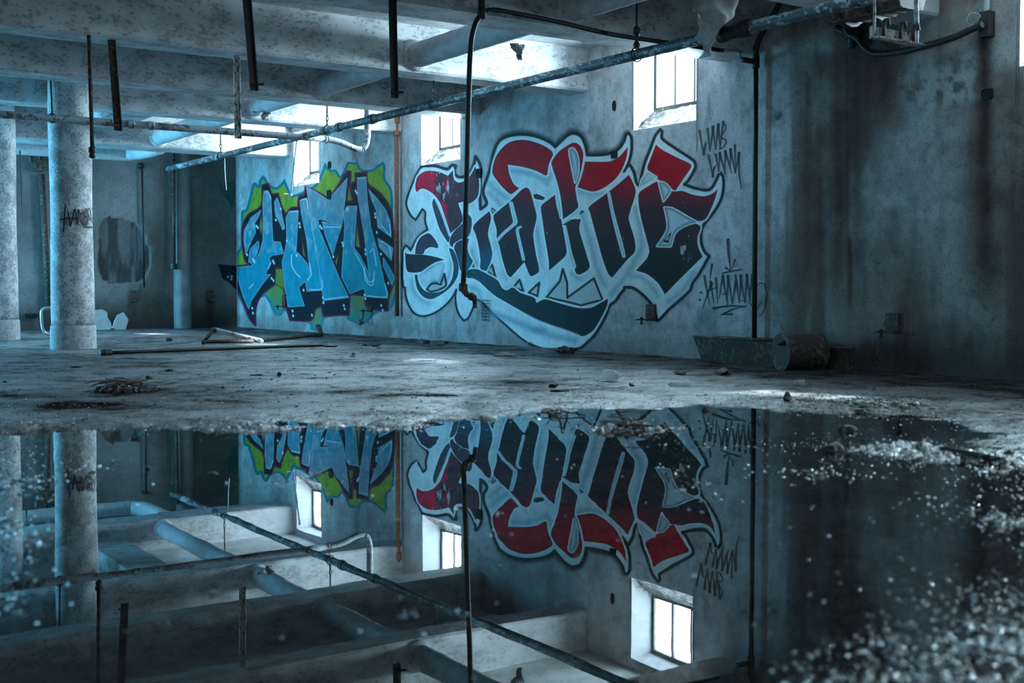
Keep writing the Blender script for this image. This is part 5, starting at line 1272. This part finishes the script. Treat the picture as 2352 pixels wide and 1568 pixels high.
c = on_s(325, 380, FARS - .05); MB().lathe(c + np.array([0, .05, 0]), (0, -1, 0), [(0, .055), (.03, .055), (.05, .03), (.09, .03)], 14).build('knob', M['black'], o3)
a, b = on_s(46, 345, 8.5), on_s(51, 475, 8.5)
tag(MB().tube([a, b], .012, 6).build('dangling_cable', M['black']), 'thin black cable hanging close to the right side of the leftmost column', 'cable')
# ------------------------------------------------------------------ things on the floor
def yaw_dir(wx, wy):
    v_ = np.array([wx, wy, 0.0]); return np.array([v_ @ DR, v_ @ DL, 0.0])
# rusty trough against the wall
o = empty('metal_trough', (-.22, -1.85, 0), 'long rusty trough with slanted end against the wall below the black tag', 'trough')
s0t, s1t, h = -2.55, -1.30, .25
mb = MB()
outer = [(s1t + .0, h), (s1t - .07, .015), (s0t + .07, .015), (s0t, h)]
r0, r1 = -.36, -.03
V = []
for r_, k in ((r0, 0), (r1, 0)):
    V += [(r_ + (.05 if z_ < .1 and r_ == r0 else 0), s_, z_) for s_, z_ in outer]
inn = [(s1t - .02, h), (s1t - .085, .03), (s0t + .085, .03), (s0t + .02, h)]
for r_ in (r0 + .015, r1 - .015):
    V += [(r_ + (.05 if z_ < .1 and r_ < -.2 else 0), s_, z_) for s_, z_ in inn]
F = [(0, 1, 2, 3), (7, 6, 5, 4), (0, 4, 5, 1), (1, 5, 6, 2), (2, 6, 7, 3), (11, 10, 9, 8), (12, 13, 14, 15), (9, 13, 12, 8), (10, 14, 13, 9), (11, 15, 14, 10), (0, 3, 11, 8), (4, 12, 15, 7), (0, 8, 12, 4), (3, 7, 15, 11)]
mb.add(V, F).build('trough_body', M['rust'], o)
MB().tube([(r0, s1t, h), (r0, s0t, h)], .012, 8).build('rolled_rim', M['rust'], o, smooth=True)
# drum lying on its side
n_ = yaw_dir(-.955, -.297); n_ /= np.linalg.norm(n_)
g_ = ground(1800, 851)
rad = .158
fc = on_z(1793, 812, rad); 
tocam = room(CAMP) - fc; tocam[2] = 0; tocam /= np.linalg.norm(tocam)
o = empty('steel_drum', fc - n_ * .18 - np.array([0, 0, rad - .012]), 'small rusty drum lying on its side, pale lid facing left', 'drum')
zc = rad + .012
c0 = np.array([fc[0], fc[1], zc])
prof = [(0, rad * .93), (.0, rad), (.02, rad), (.022, rad * .96), (.12, rad * .955), (.125, rad * .985), (.14, rad * .985), (.145, rad * .955), (.24, rad * .955), (.245, rad * .985), (.26, rad * .985), (.265, rad * .955), (.35, rad * .96), (.352, rad), (.37, rad), (.37, rad * .92)]
MB().lathe(c0, -n_, prof, 36).build('drum_body', M['rust'], o, smooth=False)
MB().lathe(c0 - n_ * .0, -n_, [(.004, rad * .93), (.012, rad * .90), (.013, .02)], 36).build('lid', M['drumface'], o)
up_ = np.array([0, 0, 1.0]); sd_ = np.cross(n_, up_)
MB().rock(c0 + up_ * rad * .62 + sd_ * rad * -.35 - np.array([0, 0, .03]), .05, .04, .025, .4, 2, .4, 5, False).build('rust_hole', M['dirt'], o)
# low rusty tin against the wall
o = empty('tin_box', (-.13, -2.80, fz((-.13, -2.8))), 'low dark rusty tin in the shadow right of the drum', 'tin')
MB().box(-.22, -.04, -2.92, -2.70, .0, .19).build('tin_body', M['rust'], o)
MB().box(-.235, -.03, -2.945, -2.675, -.01, .035).build('tin_foot', M['rust'], o)
MB().box(-.23, -.03, -2.93, -2.69, .19, .205).build('tin_rim', M['rust'], o)

# white bottle
p = ground(1405, 882); ax = yaw_dir(.55, -.83)
o = empty('plastic_bottle', p, 'white plastic jug lying on the dusty floor in front of the wall', 'bottle')
c = p + np.array([0, 0, .043])
MB().lathe(c - ax * .08, ax, [(0, .022), (.004, .038), (.016, .043), (.064, .043), (.08, .037), (.10, .041), (.12, .038), (.14, .020), (.145, .014)], 20).build('bottle_body', M['plasticw'], o, smooth=True)
MB().lathe(c + ax * .063, ax, [(0, .013), (.0, .016), (.018, .016), (.02, .013)], 16).build('bottle_cap', M['plasticw'], o)
p = ground(1834, 890); ax = yaw_dir(.9, .35)
o = empty('plastic_cup', p, 'small white cup lying on its side by the bright water streak', 'cup')
MB().lathe(p + np.array([0, 0, .020]) - ax * .03, ax, [(0, .0135), (0, .0155), (.065, .021), (.068, .022), (.068, .019), (.01, .0135)], 18, False).lathe(p + np.array([0, 0, .020]) - ax * .03, ax, [(.004, .014), (.006, .013)], 18).build('cup_body', M['plasticw'], o, smooth=True)
p = ground(1558, 893); ax = yaw_dir(1, .05)
o = empty('plastic_tube', p, 'white plastic tube lying on the floor left of the small white cup', 'tube')
MB().lathe(p + np.array([0, 0, .014]) - ax * .075, ax, [(0, .004), (.012, .005), (.014, .016), (.12, .016), (.122, .009), (.16, .008)], 14).build('tube_body', M['plasticw'], o, smooth=True)
p = ground(641, 871); ax = yaw_dir(.35, -.93); ax = ax + np.array([0, 0, .25]); ax /= np.linalg.norm(ax)
o = empty('jar_lid', p, 'round dark lid standing on edge on the open floor', 'lid')
MB().lathe(p + np.array([0, 0, .017]), ax, [(0, .017), (.006, .0175), (.01, .017), (.0101, .014), (.006, .013)], 20).build('lid_body', M['rock'], o)
p = ground(808, 824); ax = yaw_dir(.5, -.86)
o = empty('plastic_cup', p, 'clear round plastic cup end lying on the floor below the blue lettering', 'cup')
MB().lathe(p + np.array([0, 0, .022]) - ax * .02, ax, [(0, .012), (0.002, .020), (.05, .024), (.052, .025), (.052, .022), (.006, .018)], 20, False).build('cup_body', M['drumface'], o)

# bent pipe triangle, long pipes
def pipe_obj(name, pts, rad, mat, label, cat='pipe', ends=True):
    P_ = [np.array(p, float) for p in pts]
    o_ = empty(name, (np.mean([p[0] for p in P_]), np.mean([p[1] for p in P_]), 0), label, cat)
    MB().tube(P_, rad, 12).build('pipe_run', M[mat], o_, smooth=True)
    return o_
a, b, c = ground(467, 795), ground(597, 792), None
top = on_s(492, 757, (a[1] + b[1]) / 2 + .05)
for q in (a, b): q[2] = max(q[2], 0) + .035
o = empty('bent_pipe', (a[0], a[1], 0), 'pale broken pipe standing as a triangle on the floor left of the blue lettering', 'pipe')
MB().tube([top, b], .030, 14).build('long_leg', M['pipepale'], o, smooth=True)
MB().tube([top, top * .55 + a * .45, a], [.026, .022, .024], 12).build('short_leg', M['rust'], o, smooth=True)
MB().tube([a, b + np.array([-.1, -.03, -.005])], .024, 12).build('floor_leg', M['rust'], o, smooth=True)
for q, rr_ in ((top, .042), (a, .038), (b, .046)): MB().rock(q - np.array([0, 0, rr_ * .5]), rr_, rr_, rr_, 0, 2, .08, 3, False).build('elbow', M['rust'] if rr_ < .046 else M['plasticw'], o, smooth=True)
a, b = ground(246, 820), ground(752, 801); a[2] = max(a[2], 0) + .026; b[2] = max(b[2], 0) + .026
o = empty('long_pipe', (a[0], a[1], 0), 'long thin dark pipe lying on the floor right of the front column', 'pipe')
MB().tube([a + (b - a) * t for t in np.linspace(0, 1, 12)], .020, 10).build('pipe_run', M['black'], o, smooth=True)
d_ = (b - a) / np.linalg.norm(b - a)
MB().lathe(a - d_ * .01, -d_, [(-.06, .021), (-.05, .038), (.02, .040), (.05, .034), (.06, .02)], 12).build('end_fitting', M['black'], o)
MB().rock(b - np.array([0, 0, .025]), .16, .05, .03, math.atan2(d_[1], d_[0]), 2, .2, 8).build('flattened_end', M['black'], o)
a, b = ground(600, 790), ground(738, 776); a[2] = max(a[2], 0) + .03; b[2] = max(b[2], 0) + .03
o = empty('long_pipe', (a[0], a[1], 0), 'dark pipe lying on the floor close under the blue lettering', 'pipe')
MB().tube([a, b], .026, 10).build('pipe_run', M['rust'], o, smooth=True)
MB().tube([b, b + np.array([.06, .15, .03]), b + np.array([.07, .25, .11])], [.03, .034, .04], 10).build('elbow', M['rust'], o, smooth=True)
# bent chrome tube behind the front column
sh = 8.95
def hp(u, v): return on_s(u, v, sh)
pts = [hp(150, 712), hp(112, 712), hp(100, 715), hp(95, 724), hp(97, 755), hp(102, 768), hp(112, 773), hp(135, 772)]
zmin = min(p[2] for p in pts); pts = [p - np.array([0, 0, zmin - .03]) for p in pts]
o = empty('bent_tube_frame', (pts[3][0], sh, 0), 'bent shiny tube frame on the floor behind the front column', 'tube frame')
MB().tube(smooth_path(pts, 5), .022, 12).build('tube', M['chrome'], o, smooth=True)
MB().tube([pts[0] + np.array([0, .0, 0]), pts[0] + np.array([.25, .1, 0]), pts[-1] + np.array([.25, .1, 0]), pts[-1]], .022, 12).build('cross_tube', M['chrome'], o, smooth=True)
# broken render boards at the foot of the end wall
def board(px, off, label, th=.03):
    P_ = [on_s(u, v, FARS - off) for u, v in px]
    zmin_ = min(p[2] for p in P_)
    tilt = .10
    V = []
    for k in (0, 1):
        for p in P_:
            V.append((p[0], FARS - off - k * th + (p[2] - zmin_) * tilt, p[2] - zmin_ + .0))
    n = len(P_)
    F = [tuple(range(n)), tuple(range(2 * n - 1, n - 1, -1))] + [(i, i + n, (i + 1) % n + n, (i + 1) % n) for i in range(n)]
    o_ = MB().add(V, F).build('plaster_slab', M['plaster'])
    tag(o_, label, 'plaster slab', 'fallen plaster slabs')
board([(200, 712), (235, 709), (246, 715), (247, 728), (254, 738), (257, 752), (243, 758), (200, 757)], .10, 'broken pale plaster slab leaning on the end wall, touching the front column')
board([(262, 737), (270, 722), (284, 716), (295, 733), (287, 755), (272, 758), (258, 752)], .14, 'broken pale plaster slab leaning on the end wall, right-hand one')
board([(120, 720), (136, 716), (140, 748), (131, 748)], .12, 'small pale plaster slab showing between the columns behind the bent tube')
c = on_s(75, 724, FARS - .05); tag(MB().box(c[0] - .13, c[0] + .06, FARS - .09, FARS - .01, c[2] - .03, c[2] + .03).box(c[0] - .1, c[0] + .03, FARS - .11, FARS - .09, c[2] - .02, c[2] + .02).build('wall_socket', M['dark']), 'low dark socket box on the end wall between the columns', 'socket')

# heap of sticks and dirt
def heap(u, v, ru, rv, hh, n, label, name='debris_heap', mat='dirt', sticks=0, cat='debris'):
    p_ = ground(u, v)
    e_ = on_z(u + ru, v); g2 = on_z(u, v - rv)
    A1 = (e_ - on_z(u, v)); A2 = (g2 - on_z(u, v))
    rg = np.random.default_rng(int(u))
    o_ = empty(name, (p_[0], p_[1], min(p_[2], 0.02)), label, cat)
    mb_ = MB()
    for k in range(n):
        t, q_ = rg.normal() * .42, rg.normal() * .42
        c_ = p_ + A1 * t + A2 * q_; c_[2] = max(fz(c_), -.004) - .004
        s_ = rg.uniform(.35, 1) * hh
        mb_.rock(c_ + np.array([0, 0, max(0, hh * (.6 - t * t - q_ * q_))]) * .7, s_ * rg.uniform(.8, 2.2), s_ * rg.uniform(.6, 1.2), s_ * .6, rg.uniform(0, 3), 1, .35, int(rg.integers(1e6)), False)
    tag(mb_.build('rubble', M[mat], o_), kind='stuff')
    if sticks:
        mb_ = MB()
        for k in range(sticks):
            c_ = p_ + A1 * rg.normal() * .35 + A2 * rg.normal() * .3; c_[2] = max(fz(c_), 0) + rg.uniform(.005, hh * 1.3)
            a_ = rg.uniform(0, 6.3); L_ = rg.uniform(.05, .16)
            d2 = np.array([math.cos(a_), math.sin(a_), rg.uniform(-.15, .25)]) * L_
            mb_.tube(smooth_path([c_ - d2, c_ + np.array([0, 0, rg.uniform(0, .02)]), c_ + d2], 3), .0035, 5)
        tag(mb_.build('sticks', M['twig'], o_), kind='stuff')
    return o_
heap(283, 903, 60, 12, .045, 40, 'heap of dry sticks and dark rubble on the left of the floor', sticks=50, mat='rock')
heap(345, 902, 45, 6, .02, 46, 'low spread of dark crumbs right of the stick heap', 'crumb_patch')
heap(1300, 814, 30, 7, .06, 16, 'lump of dark debris against the foot of the red lettering', mat='rock')
heap(850, 798, 30, 5, .035, 16, 'small dark debris pile under the orange pipe', mat='rock')
heap(1440, 987, 62, 10, .016, 46, 'long dark clump of litter standing in the puddle below the red lettering reflection', mat='dirt', sticks=14)
heap(1272, 952, 28, 8, .020, 14, 'dark splintered lump on the muddy bank at the middle puddle edge', mat='rock', sticks=5)
heap(990, 915, 60, 4, .012, 40, 'flat dark strip of dirt on the floor before the puddle', 'crumb_patch')
heap(190, 940, 160, 10, .012, 70, 'wide dark patch of wet dirt along the left puddle bank', 'crumb_patch')
heap(1905, 852, 45, 5, .012, 40, 'dark crumbs on the floor right of the drum', 'crumb_patch')
# sodden fibre mat
heap(2020, 938, 120, 9, .026, 90, 'ragged sodden fibre mat on the wet floor at the right', 'fibre_mat', 'mat')
# planks and chunks standing in the water
def plank(u0, v0, u1, v1, wd, th, label, mat='wood', tilt=0.0, name='timber_plank'):
    a_, b_ = ground(u0, v0), ground(u1, v1)
    d2 = b_ - a_; d2[2] = 0; L_ = np.linalg.norm(d2); d2 /= L_; sd = np.array([-d2[1], d2[0], 0])
    c_ = (a_ + b_) / 2; c_[2] = max(c_[2], -.002) + th * .4
    o_ = empty(name, (c_[0], c_[1], 0), label, 'plank')
    az = np.array([0, 0, 1.0]) * th / 2 + sd * tilt * th; sd2 = sd + np.array([0, 0, -tilt])
    mb_ = MB()
    for k in (-1, 0, 1):
        sh_ = .04 * k * random.uniform(.5, 1)
        mb_.obox(c_ + sd2 * wd / 3 * k + d2 * sh_ + np.array([0, 0, .012]), d2 * L_ / 2, sd2 * wd / 6.4, az)
    mb_.build('board', M[mat], o_)
    return o_
plank(2188, 1046, 2280, 1062, .075, .014, 'dark grooved timber offcut lying on the wet gravel at the right', tilt=.25)
LUMPS = [  # u, v, half width px, height px, label
    (1937, 989, 19, 15, 'dark wedge-shaped brick lump in the puddle, right of the wall pipe reflection'),
    (1908, 1036, 30, 16, 'larger dark slab lump sitting low in the puddle above the sparkling shoal'),
    (1808, 931, 15, 15, 'dark chunk at the left end of the sodden fibre mat'),
    (1620, 943, 9, 9, 'small dark lump at the water edge above the tag reflection'),
    (2126, 1014, 10, 9, 'small dark stone alone in the right part of the puddle'),
    (310, 1008, 11, 9, 'dark stone just off the left bank, right of the column reflection'),
    (1530, 980, 11, 9, 'round dark stone at the right end of the long litter clump'),
    (865, 1030, 13, 7, 'dark stub floating over the blue lettering reflection'),
    (490, 1087, 15, 7, 'dark stone out in the puddle left of the far window reflection'),
    (341, 1076, 12, 8, 'flat stone out in the puddle below the single bank stone'),
    (500, 1361, 24, 14, 'blurred black lump out in the near left of the puddle'),
    (541, 1340, 20, 10, 'blurred dark lump right of and behind the near left one'),
    (1148, 1299, 16, 7, 'small blurred stone in the puddle under the red lettering reflection'),
    (2318, 1055, 14, 8, 'dark stone on wet gravel at the right edge, beside the timber offcut'),
    (1562, 866, 16, 9, 'grey rag-like lump in front of the rusty trough'),
    (1660, 866, 22, 10, 'crumpled dark lump in front of the rusty trough, nearer the drum'),
    (975, 791, 14, 9, 'brick lump at the wall foot under the first red letter'),
    (1025, 793, 7, 6, 'tiny brick chip at the wall foot, right of the brick lump'),
    (1155, 822, 22, 7, 'pale wooden block lying in front of the red lettering'),
    (390, 788, 8, 5, 'small dark stone on the bright far floor right of the column'),
    (275, 914, 0, 0, ''),
    (590, 869, 14, 3, 'flat dark chip left of the standing lid'),
    (390, 859, 8, 6, 'small dark stone in the middle of the left floor'),
    (340, 877, 8, 6, 'dark stone just behind the stick heap'),
    (180, 849, 14, 4, 'flat dark chip on the floor below the front column'),
    (1270, 897, 10, 7, 'dark clod among the litter left of the white jug'),
    (1290, 905, 30, 6, 'long flat dark scrap of bark below the white jug'),
    (1450, 894, 8, 6, 'small pale stone right of the white jug'),
    (1595, 1162, 0, 0, '')]
for u, v, hw, hp_, lab in LUMPS:
    if not lab: continue
    p = ground(u, v); y = w(p[0], p[1])[1]; k = y / FPX
    z0 = max(p[2], -.006) - .004
    pale = 'pale' in lab or 'grey' in lab
    o = MB().rock((p[0], p[1], z0), hw * k, min(hw * k * .8, .09), max(hp_ * k * 1.0, .008), random.uniform(-.5, .2) - .5, 3, .45, int(u + v), True).build('rubble_lump' if 'stone' not in lab else 'stone', M['stone'] if pale else M['rock'])
    tag(o, lab, 'rubble', 'larger lumps on the floor')
tag(MB().tube([ground(1582, 1159) + np.array([0, 0, .02]), ground(1655, 1164) + np.array([0, 0, .02])], .0035, 6).build('stick', M['twig']), 'thin beaded stick lying in the puddle across the letter reflection', 'stick')
a_ = ground(1085, 1060)
# little stones everywhere, each a thing while they can be told from grit
rg = np.random.default_rng(12)
proto = None; cnt = 0
cand = []
for k in range(4000):
    u = rg.uniform(-20, 2370); v = rg.uniform(800, 985)
    if rg.uniform() > .5: v = rg.uniform(840, 960)
    cand.append((u, v))
protos = []
for k in range(6):
    me_o = MB().rock((0, 0, 0), 1, .75, .55, 0, 1, .35, 40 + k, True)
    V_ = np.array(me_o.V); me = bpy.data.meshes.new('small_stone'); me.from_pydata(V_.tolist(), [], me_o.F); me.materials.append(M['rock'] if k % 3 else M['stone']); protos.append(me)
for u, v in cand:
    if cnt >= 170: break
    p = ground(u, v)
    if p[0] > -.1 or p[1] > FARS - .2 or p[2] < .002: continue
    if math.hypot(p[0] - C1[0], p[1] - C1[1]) < .4 or math.hypot(p[0] - C0[0], p[1] - C0[1]) < .4: continue
    s_ = rg.uniform(.006, .017) * (1.5 if rg.uniform() > .9 else 1)
    o = bpy.data.objects.new('small_stone', protos[int(rg.integers(6))]); COL.objects.link(o)
    o.location = w(p[0], p[1], p[2] - s_ * .15); o.rotation_euler = (0, 0, rg.uniform(0, 6.3)); o.scale = (s_, s_, s_)
    tag(o, 'small stone chip scattered on the dusty floor', 'stone', 'small stone chips'); cnt += 1
# grit and wet gravel: nobody could count it
m, t, b = nodes('wet grit')
oi = t.nodes.new('ShaderNodeNewGeometry')
t.links.new(ramp(t, oi.outputs['Random Per Island'], [(0, (.03, .03, .03)), (.5, (.12, .12, .12)), (1, (.55, .56, .57))]), b.inputs['Base Color'])
b.inputs['Roughness'].default_value = .16
M['grit'] = m
rg = np.random.default_rng(5)
pts = []
def scatter(n, fn):
    for k in range(n):
        x_, y_ = fn()
        pts.append((x_, y_))
for cx_, cy_, a_, b_, h_ in SH:
    n = int(np.clip(a_ * b_ * 9000, 40, 5200))
    scatter(n, lambda: (cx_ + rg.normal() * a_ * .75, cy_ + rg.normal() * b_ * .75))
sw = np.array(shore_w)
def near_shore():
    k = rg.integers(2, len(sw) - 3); q_ = sw[k] + (sw[k + 1] - sw[k]) * rg.uniform()
    return q_[0] + rg.normal() * .12, q_[1] + rg.normal() * .28
scatter(2400, near_shore)
def dry():
    y_ = 6.5 + 7 * rg.uniform() ** 1.5
    return y_ * rg.uniform(-.45, .45), y_
scatter(2600, dry)
scatter(900, lambda: (lambda y_: (y_ * rg.uniform(-.42, .45), y_))(rg.uniform(2.1, 6)))
def bank():
    while True:
        u_, v_ = rg.uniform(1450, 2420), 985 + 615 * rg.uniform() ** .8
        ub = np.interp(v_, [985, 1050, 1120, 1200, 1300, 1350, 1400, 1450, 1500, 1600], [2140, 2190, 2210, 2230, 2240, 2080, 1960, 1860, 1770, 1620])
        if rg.uniform() < np.clip((u_ - ub) / 330, .015, 1) ** 1.3: return floor_w(u_, v_)
scatter(7000, bank)
def left_bank():
    while True:
        u_, v_ = rg.uniform(-30, 300), rg.uniform(992, 1440)
        band = math.exp(-((v_ - 1225) / 45) ** 2) + .7 * math.exp(-((v_ - 1110) / 25) ** 2) + .8 * math.exp(-((v_ - 1030) / 25) ** 2) + .35 * math.exp(-((v_ - 1380) / 40) ** 2)
        if rg.uniform() < np.clip(1.0 - u_ / 190, 0.02, 1) ** 1.5 * min(1, band): return floor_w(u_, v_)
scatter(2200, left_bank)
pts = np.array(pts)
zf = floor_z(pts[:, 0], pts[:, 1])
q_ = pts - ORG[:2]; rr_ = q_ @ DR[:2]; s_ = q_ @ DL[:2]
ok = (rr_ < -.05) & (s_ < FARS - .1) & (pts[:, 1] > 1.9)
pts, zf = pts[ok], zf[ok]
n = len(pts)
OCT = np.array([(1, 0, 0), (-1, 0, 0), (0, 1, 0), (0, -1, 0), (0, 0, 1), (0, 0, -1), (.7, .7, .5), (-.7, .6, .4)], float)
bm_ = bmesh.new()
for c_ in OCT: bm_.verts.new(c_)
bmesh.ops.convex_hull(bm_, input=bm_.verts); bm_.verts.ensure_lookup_table(); bm_.verts.index_update()
OV = np.array([v_.co[:] for v_ in bm_.verts]); OF = [tuple(v_.index for v_ in f_.verts) for f_ in bm_.faces]; bm_.free()
depth = pts[:, 1]
size = rg.uniform(.4, 1, n) ** 2 * .0085 * np.where(depth < 5, np.clip(depth / 4, .75, 1.0), np.where(depth < 8, .8, .65))
ang = rg.uniform(0, 6.3, n); sc3 = rg.uniform(.6, 1.3, (n, 3)) * size[:, None]; sc3[:, 2] *= .75
base_z = np.maximum(zf, -.004)
Vv = OV[None] * sc3[:, None] * (1 + .25 * rg.normal(size=(n, len(OV), 1)))
ca, sa = np.cos(ang)[:, None], np.sin(ang)[:, None]
Vx = Vv[..., 0] * ca - Vv[..., 1] * sa + pts[:, 0:1]; Vy = Vv[..., 0] * sa + Vv[..., 1] * ca + pts[:, 1:2]; Vz = Vv[..., 2] + base_z[:, None] + sc3[:, 2:3] * .35
G_all = np.stack([Vx, Vy, Vz], -1).reshape(-1, 3)
R_ = G_all - ORG; G_room = np.stack([R_ @ DR, R_ @ DL, G_all[:, 2]], 1)
OFa = np.array(OF)
F_all = (OFa[None] + (np.arange(n) * len(OV))[:, None, None]).reshape(-1, 3)
me = bpy.data.meshes.new('gravel'); bse = np.array([-4.0, -4.0, 0.0])
me.vertices.add(len(G_room)); me.vertices.foreach_set('co', (G_room - bse).astype(np.float32).ravel())
me.loops.add(F_all.size); me.loops.foreach_set('vertex_index', F_all.astype(np.int32).ravel())
me.polygons.add(len(F_all)); me.polygons.foreach_set('loop_start', np.arange(0, F_all.size, 3, dtype=np.int32)); me.polygons.foreach_set('loop_total', np.full(len(F_all), 3, np.int32))
me.update(calc_edges=True); me.materials.append(M['grit'])
o = bpy.data.objects.new('gravel', me); place(o, bse)
tag(o, 'wet grit and gravel glittering along the puddle banks and shoals', 'gravel', kind='stuff')
